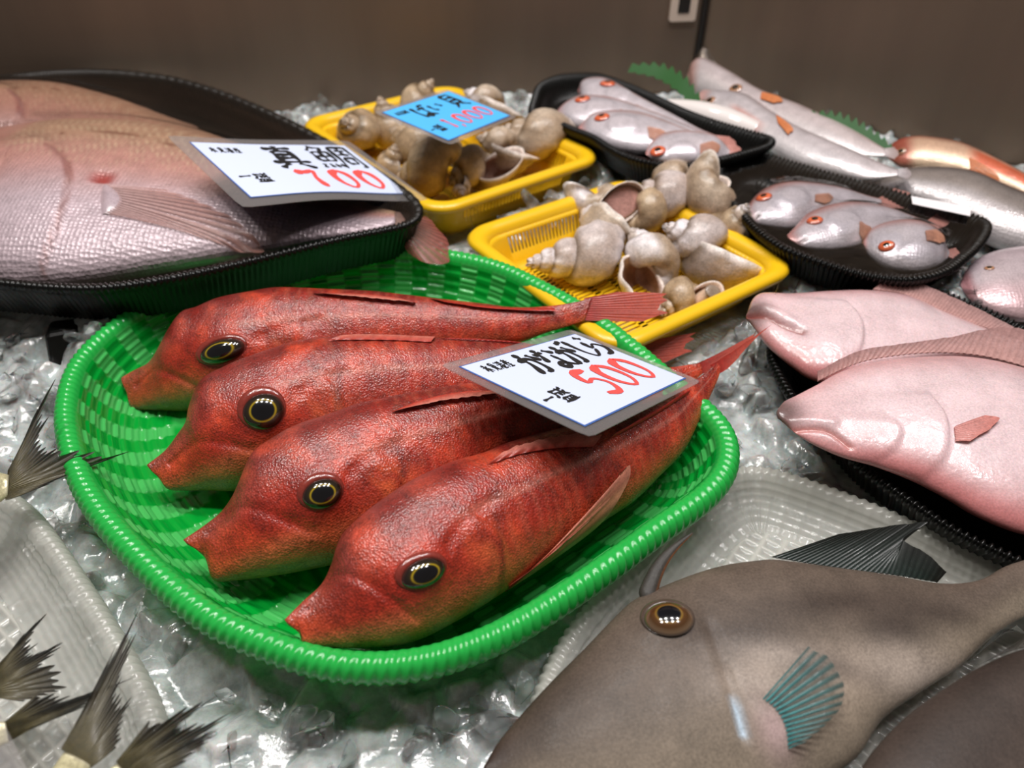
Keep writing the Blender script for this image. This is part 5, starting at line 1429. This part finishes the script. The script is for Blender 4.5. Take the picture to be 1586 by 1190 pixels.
# ---- whelks
def whelk(key, label, group, tone, worn, plug, seed, grow=2.0, h=.62):
    pos, L, apex, ap = DATA['shells'][key]
    r_ = np.random.default_rng(seed)
    apex, ap = Vector(apex), Vector(ap)
    X0 = (ap - apex * ap.dot(apex)).normalized()
    Y0 = apex.cross(X0)
    rot = Matrix.Rotation(math.radians(60), 3, 'Z')
    Rm = Matrix((X0, Y0, apex)).transposed() @ rot.transposed() if False else Matrix((X0, Y0, apex)).transposed()
    turns = 4.6
    k = math.log(grow) / (2 * math.pi)
    T = turns * 2 * math.pi
    th0 = -T + math.radians(-60)     # the mouth opens towards +X
    NT, NA = 150, 40
    Rc, a, b = .185, .215, .31
    V, COL = [], []
    tb = [lin(c_) for c_ in tone]
    ang = np.linspace(0, 2 * math.pi, NA, endpoint=False)
    lobes = r_.uniform(0, 6.28, 4)

    def tube(t, q, lip, inner=1.):
        g = math.exp(k * (t - T))
        phi = th0 + t
        aa, bb = a * inner * (1 + .05 * lip), b * inner * (1 + .02 * lip)
        rr = Rc + aa * math.cos(q) * (1. if math.cos(q) > 0 else .85)
        zz = bb * math.sin(q) * (1 + (.12 * lip if math.sin(q) < 0 else 0))
        jag = 1 + .05 * lip * math.sin(q * 7 + lobes[0]) if worn else 1
        return Vector((g * rr * jag * math.cos(phi), g * rr * jag * math.sin(phi), h * (1 - g) + g * zz - .15 - .5 * (h - .62)))
    for i in range(NT):
        t = T * (i / (NT - 1))
        lip = sst(T - .55, T, np.array(t))
        for q in ang:
            v = tube(t, q, float(lip))
            sh_ = 1 + .012 * math.sin(t * 9 + lobes[1]) + .010 * math.sin(t * 23 + q * 2) + .005 * math.sin(q * 16) + .008 * math.sin(q * 3 + t * 5 + lobes[2])
            V.append(v * sh_)
            g = math.exp(k * (t - T))
            c = mix(tb[0], tb[1], np.clip(.5 + .5 * math.sin(t * 3.1 + lobes[2] + math.sin(q * 3)), 0, 1))
            c = mix(c, lin('#e2d8d6'), .55 * float(1 - sst(.10, .5, np.array(g))) * (1 if worn else .35))
            if worn:
                c = mix(c, lin('#efe8ec'), .8 * float(sst(.45, .8, np.array(.5 + .5 * math.sin(t * 1.3 + lobes[3]) * math.cos(q * 1.1 + lobes[0])))))
            c = mix(c, lin('#6f5638'), .7 * float(sst(.55, 1, np.array(abs(math.sin(q))))) * (.5 + .5 * math.sin(t * 7 + lobes[1])) * (1 - .6 * worn))
            c = mix(c, lin('#5e4a30'), .75 * float(sst(.80, 1, np.array(math.sin(q)))))
            c = mix(c, lin('#f0e6de'), .8 * float(sst(.75, 1, np.array(float(lip)))))
            COL.append(c)
    F = grid_faces(NT, NA, cv=True)
    # inner wall of the mouth
    n0 = (NT - 1) * NA
    NI = 16
    prev = n0
    for i in range(NI):
        t = T - 1.5 * i / (NI - 1)
        lip = float(sst(T - .55, T, np.array(t)))
        base = len(V)
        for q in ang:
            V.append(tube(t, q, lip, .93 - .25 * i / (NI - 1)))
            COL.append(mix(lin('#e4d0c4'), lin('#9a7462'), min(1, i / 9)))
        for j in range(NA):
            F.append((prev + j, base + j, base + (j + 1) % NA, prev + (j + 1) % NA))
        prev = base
    base = len(V)
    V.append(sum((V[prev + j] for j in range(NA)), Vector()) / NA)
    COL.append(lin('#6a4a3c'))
    for j in range(NA):
        F.append((prev + j, base, prev + (j + 1) % NA))
    o = mesh_obj('whelk', [v * L for v in V], F, MAT['shell'], None, np.array(COL))
    o.matrix_basis = Matrix.Translation(pos) @ Rm.to_4x4()
    tag(o, label, 'shell', group)
    if plug:
        tp = T - (.22 if plug == 'operculum' else -.18)
        V, COL = [], []
        rings = 10
        for i in range(rings):
            s_ = i / (rings - 1)
            for q in ang:
                e_ = tube(min(tp, T), q, .5, .86 * s_ if plug == 'operculum' else .62 * s_)
                if plug == 'flesh':
                    d_ = Vector((-math.sin(th0 + T), math.cos(th0 + T), -.2))
                    e_ = e_ + d_ * (.22 * math.sqrt(max(0, 1 - s_**2)))
                V.append(e_ * L)
                COL.append(mix(lin('#c08f84'), lin('#7a5c3c'), float(sst(.75, 1, np.array(s_)))) if plug == 'operculum' else lin('#e2bfa4') * (.9 + .1 * s_))
        po = mesh_obj(plug, V, grid_faces(rings, NA, cv=True), MAT['operculum' if plug == 'operculum' else 'lid'], o, np.array(COL))
        if plug == 'flesh':
            c0 = sum((tube(T, q, 0, .2) for q in ang), Vector()) / NA + d_ * .24
            dx = d_.normalized()
            ax = dx.orthogonal().normalized()
            ay = dx.cross(ax)
            V = []
            for i, (rr, zz) in enumerate(((0, .02), (.08, .02), (.11, .015), (.115, 0), (.1, -.02), (.0, -.03))):
                for q in ang:
                    V.append((c0 + ax * rr * math.cos(q) + ay * rr * math.sin(q) * .85 + dx * zz) * L)
            mesh_obj('operculum', V, grid_faces(6, NA, cv=True), MAT['operculum'], po, np.tile(lin('#8f7f72'), (6 * NA, 1)))
    return o


t1, t2, t3 = ('#a58b6e', '#bda588'), ('#a8917a', '#c4b19d'), ('#b7a59c', '#cfc1bd')
WH = [('w1', 'pale spired whelk lying on its side, frontmost left in the half empty yellow basket', t3, 1, ''),
      ('w2', 'big whelk with a chalky white worn patch, middle of the front yellow basket', t2, 1, ''),
      ('w3', 'small whelk with cream flesh and grey operculum poking out, by the front rim', t1, 0, 'flesh'),
      ('w4', 'large whelk with white flared lip, front right of the front yellow basket', t3, 1, ''),
      ('w5', 'tan whelk behind the pale spired whelk, front yellow basket', t2, 1, ''),
      ('w6', 'tan whelk whose mouth is closed by a pinkish operculum with an olive rim', t1, 0, 'operculum'),
      ('w7', 'whelk with a curled white lip at the back left of the front yellow basket pile', t2, 1, ''),
      ('w8', 'lavender grey whelk with a pointed siphon end, middle of the back row', t3, 0, ''),
      ('w9', 'topmost whelk of the pile with a wide brown open mouth', t2, 0, ''),
      ('w10', 'tan whelk at the back right of the pile, beside the film-covered tray', t2, 0, ''),
      ('w11', 'whelk at the right end of the front yellow basket beside its slits', t1, 1, '')]
VH = [('v1', 'whelk showing its coiled spire, leftmost in the rear yellow basket', t1, 0, ''),
      ('v2', 'smooth oval brown whelk just below the left half of the blue card', t1, 0, ''),
      ('v3', 'small brown whelk wedged between the coiled one and the rim', t1, 0, ''),
      ('v4', 'brown whelk with a broken pale lip, nearest the corner of the white price card', t1, 0, ''),
      ('v5', 'large whelk with chipped lip below the front corner of the blue card', t2, 0, ''),
      ('v6', 'whelk with a wavy pale lip, second from the right rim of the rear yellow basket', t2, 0, ''),
      ('v7', 'plump greyish whelk at the right rim of the rear yellow basket', t2, 0, ''),
      ('v8', 'whelk with broken white edges behind the right corner of the blue card', t2, 1, ''),
      ('v9', 'dark brown whelk shaded under the left corner of the blue card', t1, 0, ''),
      ('v10', 'brown whelk just showing behind the back edge of the blue card', t1, 0, ''),
      ('v11', 'tiny cream whelk against the near rim of the rear yellow basket', t3, 0, '')]
for i, (k, lab, tone, worn, plug) in enumerate(WH):
    whelk(k, lab, 'whelks in the front yellow basket', tone, worn, plug, 30 + i, *((1.62, .95) if k == 'w1' else (2., .62)))
for i, (k, lab, tone, worn, plug) in enumerate(VH):
    whelk(k, lab, 'whelks in the rear yellow basket', tone, worn, plug, 60 + i)

# ------------------------------------------------------------------ price cards
KA = [[(.08, .66), (.52, .70), (.66, .56), (.56, .14), (.36, .10)], [(.38, .97), (.32, .5), (.08, .08)], [(.74, .84), (.95, .52)]]
GLY = {
    'ka': KA, 'ga': [[(x * .86, y * .94) for x, y in s_] for s_ in KA] + [[(.74, .99), (.82, .88)], [(.88, 1.03), (.97, .92)]],
    'na': [[(.08, .74), (.52, .80)], [(.36, .97), (.26, .66), (.08, .40)], [(.68, .86), (.95, .66)], [(.66, .62), (.64, .22), (.44, .06), (.28, .18), (.48, .28), (.92, .04)]],
    'shi': [[(.30, .96), (.26, .35), (.46, .08), (.95, .34)]],
    'ra': [[(.38, .97), (.62, .84)], [(.28, .72), (.24, .40), (.6, .54), (.82, .32), (.6, .06), (.28, .02)]],
    'ba': [[(.16, .92), (.1, .45), (.2, .06)], [(.38, .70), (.86, .74)], [(.66, .94), (.66, .22), (.5, .06), (.36, .16), (.56, .26), (.92, .06)], [(.78, 1.0), (.84, .9)], [(.92, .98), (.98, .88)]],
    'i': [[(.14, .82), (.14, .3), (.32, .2)], [(.70, .78), (.9, .42)]],
    'kai': [[(.24, .96), (.24, .3)], [(.24, .96), (.76, .96), (.76, .3)], [(.24, .74), (.76, .74)], [(.24, .52), (.76, .52)], [(.24, .3), (.76, .3)], [(.38, .26), (.08, .02)], [(.6, .26), (.94, .02)]],
    'shin': [[(.14, .87), (.86, .90)], [(.5, 1.0), (.47, .76)], [(.30, .76), (.30, .30)], [(.30, .76), (.72, .76), (.72, .30)], [(.3, .61), (.72, .61)], [(.3, .46), (.72, .46)], [(.03, .27), (.97, .29)], [(.36, .22), (.1, .02)], [(.62, .22), (.94, .02)]],
    'tai': [[(.2, 1.0), (.04, .8)], [(.18, .93), (.40, .92), (.3, .77)], [(.08, .74), (.08, .36)], [(.08, .74), (.44, .74), (.44, .36)], [(.08, .55), (.44, .55)], [(.26, .74), (.26, .36)], [(.08, .36), (.44, .36)],
            [(.05, .22), (.01, .06)], [(.18, .22), (.20, .08)], [(.30, .22), (.34, .08)], [(.42, .22), (.48, .08)],
            [(.57, .94), (.56, .4), (.49, .04)], [(.57, .94), (.96, .94), (.97, .08), (.88, .10)], [(.66, .79), (.88, .79)], [(.77, .9), (.77, .62)], [(.64, .62), (.90, .62)], [(.67, .48), (.67, .24)], [(.67, .48), (.87, .48), (.87, .24)], [(.67, .24), (.87, .24)]],
    'hi': [[(.5, 1), (.5, .06), (.4, .12)], [(.25, .92), (.33, .8)], [(.1, .64), (.4, .64), (.12, .2)], [(.85, .8), (.6, .6)], [(.55, .62), (.95, .1)]],
    'mi': [[(.3, .95), (.3, .42)], [(.3, .95), (.7, .95), (.7, .42)], [(.3, .77), (.7, .77)], [(.3, .6), (.7, .6)], [(.3, .42), (.7, .42)], [(.4, .4), (.34, .15), (.08, .02)], [(.6, .4), (.6, .08), (.92, .06), (.95, .2)]],
    'minato': [[(.1, .92), (.2, .8)], [(.04, .62), (.17, .52)], [(.04, .05), (.22, .35)], [(.35, .8), (.95, .8)], [(.3, .58), (1, .58)], [(.5, .95), (.5, .58)], [(.78, .95), (.78, .58)], [(.5, .56), (.3, .35)], [(.75, .56), (1, .35)], [(.48, .4), (.78, .4), (.78, .22), (.48, .22)], [(.48, .4), (.48, .05), (.9, .05), (.92, .16)]],
    'san': [[(.5, 1), (.5, .88)], [(.15, .86), (.85, .86)], [(.35, .82), (.42, .72)], [(.68, .82), (.58, .72)], [(.1, .68), (.92, .68)], [(.2, .68), (.18, .3), (.04, .02)], [(.38, .6), (.3, .42)], [(.32, .5), (.9, .5)], [(.6, .62), (.6, .04)], [(.38, .28), (.85, .28)], [(.25, .04), (.95, .04)]],
    'ichi': [[(.08, .48), (.5, .52), (.92, .56)]],
    'mori': [[(.1, .9), (.9, .9)], [(.2, .9), (.2, .55), (.06, .38)], [(.25, .7), (.48, .7), (.44, .46)], [(.6, 1), (.68, .6), (.92, .42)], [(.88, .76), (.55, .46)], [(.8, 1), (.9, .93)], [(.2, .3), (.2, .05)], [(.2, .3), (.8, .3), (.8, .05)], [(.4, .3), (.4, .05)], [(.6, .3), (.6, .05)], [(.03, .03), (.97, .03)]],
    '5': [[(.84, .95), (.40, .93), (.30, .56), (.62, .62), (.82, .36), (.6, .05), (.2, .12)]],
    '7': [[(.14, .72), (.18, .88), (.40, .84), (.78, .92), (.60, .5), (.62, .04)]],
    '0': [[(.56, .97), (.22, .78), (.18, .3), (.48, .03), (.80, .26), (.80, .74), (.54, .95)]],
    '1': [[(.42, .82), (.55, .95), (.54, .05)]], ',': [[(.5, .14), (.5, .02), (.3, -.14)]]}


CURVED = {'ka', 'ga', 'na', 'shi', 'ra', 'ba', 'i', '5', '7', '0', '1', ',', 'ichi'}


def strokes(items, w_, h_, z):
    """items: (glyph, u0, v0, u1, v1, stroke width as a share of card width) -> flat brushed ribbons"""
    V, F = [], []
    for g, u0, v0, u1, v1, sw in items:
        for si, st in enumerate(GLY[g]):
            p = np.array([((u0 + (u1 - u0) * x - .5) * w_, (.5 - (v1 + (v0 - v1) * y)) * h_) for x, y in st])
            n_ = 26
            if len(p) > 2 and g in CURVED:
                q = spline(p, n_)
            else:      # box strokes keep their corners
                sl = np.concatenate([[0], np.cumsum(np.linalg.norm(np.diff(p, axis=0), axis=1))])
                q = np.stack([np.interp(np.linspace(0, sl[-1], n_), sl, p[:, i_]) for i_ in (0, 1)], 1)
            # corners of box strokes stay crisp enough at this size
            t = np.gradient(q, axis=0)
            t /= np.linalg.norm(t, axis=1)[:, None] + 1e-9
            nr = np.stack([-t[:, 1], t[:, 0]], 1)
            u = np.linspace(0, 1, n_)
            wd_ = sw * w_ * .68 * (.62 + .38 * np.cos(u * math.pi * 2 - .4 + si) * .6 + .16 * (u < .14)) * np.minimum(1, .35 + 6 * np.minimum(u + .02, 1.02 - u))
            i0 = len(V)
            zz = z + .00002 * (len(V) // 52 % 7)
            for k_ in range(n_):
                for s_ in (-1, 1):
                    V.append((*(q[k_] + nr[k_] * wd_[k_] * s_), zz))
            F += [(i0 + 2 * k_, i0 + 2 * k_ + 2, i0 + 2 * k_ + 3, i0 + 2 * k_ + 1) for k_ in range(n_ - 1)]
    return V, F


def card(m, w_, h_, label, black, red, paper, margin=.007, bend=0., extra_line=.0):
    root = bpy.data.objects.new('price_card', None)
    C.objects.link(root)
    root.matrix_world = mat34(m)
    tag(root, label, 'price card', 'laminated price cards')

    def bz(v):
        return [(x, y, z + bend * (.5 * math.cos((x / w_ + .1) * 5.5) * (.3 - y / h_) - .2)) for x, y, z in v]

    def sheet(name, hw, hh, r, z, t, mat):
        o_ = rrect(2 * hw, 2 * hh, r, 5)
        nx_, ny_ = 26, 14
        gx_, gy_ = np.meshgrid(np.linspace(-hw, hw, nx_), np.linspace(-hh, hh, ny_), indexing='ij')
        if r > .001:   # pull the corners in to round them
            ax, ay = np.abs(gx_) - (hw - r), np.abs(gy_) - (hh - r)
            d_ = np.hypot(np.maximum(ax, 0), np.maximum(ay, 0))
            s_ = np.where((ax > 0) & (ay > 0) & (d_ > r), r / np.maximum(d_, 1e-9), 1)
            gx_ = np.where(ax > 0, np.sign(gx_) * (hw - r + ax * s_), gx_)
            gy_ = np.where(ay > 0, np.sign(gy_) * (hh - r + ay * s_), gy_)
        n_ = nx_ * ny_
        V = [(x, y, z + t) for x, y in zip(gx_.ravel(), gy_.ravel())] + [(x, y, z) for x, y in zip(gx_.ravel(), gy_.ravel())]
        f1 = grid_faces(nx_, ny_)
        rimi = [i * ny_ for i in range(nx_)] + [(nx_ - 1) * ny_ + j for j in range(1, ny_)] + [i * ny_ + ny_ - 1 for i in range(nx_ - 2, -1, -1)] + [j for j in range(ny_ - 2, 0, -1)]
        F = f1 + [tuple(reversed([k_ + n_ for k_ in f])) for f in f1] + [(rimi[i], rimi[i] + n_, rimi[(i + 1) % len(rimi)] + n_, rimi[(i + 1) % len(rimi)]) for i in range(len(rimi))]
        return mesh_obj(name, bz(V), F, mat, root, smooth=False)
    lam = sheet('laminate', w_ / 2 + margin, h_ / 2 + margin, .004, -.0006, .0005, MAT['laminate'])
    lam['label'] = 'clear laminate border'
    pap = sheet('paper', w_ / 2 - .0009 - extra_line, h_ / 2 - .0009 - extra_line, .0003, .0002, .0002, paper)
    bl = sheet('border_line', w_ / 2, h_ / 2, .0003, .0, .0002, MAT['line'])
    bl.parent = pap
    if black:
        V, F = strokes(black, w_, h_, .0007)
        mesh_obj('brush_lettering', bz(V), F, MAT['ink'], pap, smooth=False)
    if red:
        V, F = strokes(red, w_, h_, .0007)
        mesh_obj('price_digits', bz(V), F, MAT['red_ink'], pap, smooth=False)
    return root


def small(u0, u1, v0, v1, sw=.008):
    st = (u1 - u0) / 4
    return [(g, u0 + st * i + .002, v0, u0 + st * (i + .88), v1, sw) for i, g in enumerate(('hi', 'mi', 'minato', 'san'))]


c5 = DATA['card500']
card(c5['m'], c5['w'], c5['h'], 'white price card reading 500 in red, lying across the red gurnards',
     small(.075, .275, .07, .19, .0085) + [('ka', .30, .04, .46, .42, .034), ('na', .45, .05, .61, .43, .032), ('ga', .60, .05, .77, .45, .034), ('shi', .745, .05, .90, .42, .026), ('ra', .85, .05, 1.0, .42, .03),
                                           ('ichi', .04, .60, .13, .70, .016), ('mori', .13, .57, .245, .75, .016)],
     [('5', .37, .47, .57, .86, .042), ('0', .56, .47, .74, .86, .042), ('0', .74, .47, .92, .86, .042)], MAT['paper'])
c7 = DATA['card700']
card(c7['m'], c7['w'], c7['h'], 'white price card reading 700 in red, lying on the sea bream tray',
     small(.06, .245, .11, .21, .0085) + [('shin', .345, .05, .60, .53, .038), ('tai', .655, .04, .96, .53, .026), ('ichi', .05, .62, .13, .70, .014), ('mori', .13, .62, .225, .77, .015)],
     [('7', .40, .55, .55, .91, .045), ('0', .60, .54, .755, .91, .043), ('0', .775, .54, .93, .91, .043)], MAT['paper'], margin=.012, bend=.004)
cb = DATA['cardblue']
card(cb['m'], cb['w'], cb['h'], 'sky blue price card reading 1,000 on the rear basket of whelks',
     small(.06, .22, .11, .20, .009) + [('ba', .24, .10, .44, .45, .034), ('i', .45, .14, .63, .40, .03), ('kai', .70, .06, .93, .46, .034), ('ichi', .04, .66, .11, .74, .014), ('mori', .11, .63, .21, .79, .016)],
     [('1', .27, .56, .36, .84, .03), (',', .37, .60, .43, .84, .022), ('0', .44, .54, .60, .84, .032), ('0', .61, .54, .77, .84, .032), ('0', .78, .54, .94, .84, .032)], MAT['paper_blue'], margin=.005)
ed, inw = Vector((.72, -.69, 0)), Vector((-.69, -.72, 0))
cc = Vector((-.1815, .1227, .071)) + ed * .026 + inw * .042
card([[inw.x, -ed.x, 0, cc.x], [inw.y, -ed.y, 0, cc.y], [0, 0, 1, cc.z]], .064, .08, 'clear laminated card corner with blue paper, poking in at the lower left corner', None, None, MAT['paper_blue'], margin=.008)

# sticker on the film of the three-fish tray
sq = [Vector(p) for p in DATA['sticker']]
nn_ = 2
o = mesh_obj('sticker', [p + Vector((0, 0, .0008)) for p in sq] + [p + Vector((0, 0, .0003)) for p in sq], [(0, 3, 2, 1), (4, 5, 6, 7), (0, 1, 5, 4), (1, 2, 6, 5), (2, 3, 7, 6), (3, 0, 4, 7)], MAT['sticker'], tray_film, smooth=False)
o['label'] = 'white blank sticker'

# ------------------------------------------------------------------ leaf dividers and the white strip
def leaf(path, label, width=.02):
    p = spline(np.array(path, float), 60)
    V, F = [], []
    for i in range(60):
        t = i / 59
        sd = Vector((.45, .35, .82)).normalized()
        wd_ = width * (math.sin(math.pi * min(1, .12 + t * .88))**.6) * (.55 + .45 * (1 - (i % 5) / 4))
        for s_ in (0, 1):
            for z_ in (0, 1):
                V.append(Vector(p[i]) + sd * wd_ * (s_ - .3) + Vector((.0004, -.0006, 0)) * z_)
    for i in range(59):
        a, b = i * 4, i * 4 + 4
        F += [(a + 1, b + 1, b + 3, a + 3), (a, a + 2, b + 2, b), (a, b, b + 1, a + 1), (a + 2, a + 3, b + 3, b + 2)]
    o = mesh_obj('leaf_divider', V, F, MAT['leaf'], smooth=False)
    tag(o, label, 'leaf', 'green leaf dividers')


leaf([(.131, .852, .085), (.160, .836, .085), (.182, .812, .078), (.197, .790, .066), (.216, .760, .056)], 'green saw-toothed plastic leaf between the oval tray and the white fish')
leaf([(.298, .757, .064), (.322, .735, .066), (.345, .713, .062), (.37, .686, .058)], 'green saw-toothed plastic leaf behind the white fish, against the side wall', .022)
a_, b_ = Vector((.168, .806, .062)), Vector((.266, .727, .056))
V = []
for i in range(24):
    t = i / 23
    c0 = a_.lerp(b_, t) + Vector((0, 0, .006 * math.sin(math.pi * t)))
    wd_ = .004 + .014 * math.sin(math.pi * (.15 + .75 * t))
    for s_, zz in ((-.5, 0), (0, .003), (.5, .002), (.5, .0008), (0, .0018), (-.5, -.0012)):
        V.append(c0 + Vector((.5, .55, .6)) * wd_ * s_ + Vector((0, 0, zz)))
o = mesh_obj('drip_sheet', V, grid_faces(24, 6, cv=True), MAT['white_sheet'])
tag(o, 'narrow white strip of sheet between the oval tray and the white fish', 'sheet')

# small black wedge-shaped block set under the front of the bream tray
wv = [(-.336, .428), (-.300, .436), (-.306, .404), (-.326, .396)]
o = mesh_obj('black_wedge', [(x + (.006 if z_ > .02 else 0) * (1 if i < 2 else .2), y + (.012 if z_ > .02 and i > 1 else 0), z_) for z_ in (.008, .041) for i, (x, y) in enumerate(wv)],
             [(3, 2, 1, 0), (4, 5, 6, 7), (0, 1, 5, 4), (1, 2, 6, 5), (2, 3, 7, 6), (3, 0, 4, 7)], MAT['foam'], smooth=False)
md = o.modifiers.new('rounded', 'BEVEL')
md.width, md.segments = .004, 3
tag(o, 'small black wedge in the ice under the large black tray', 'wedge')
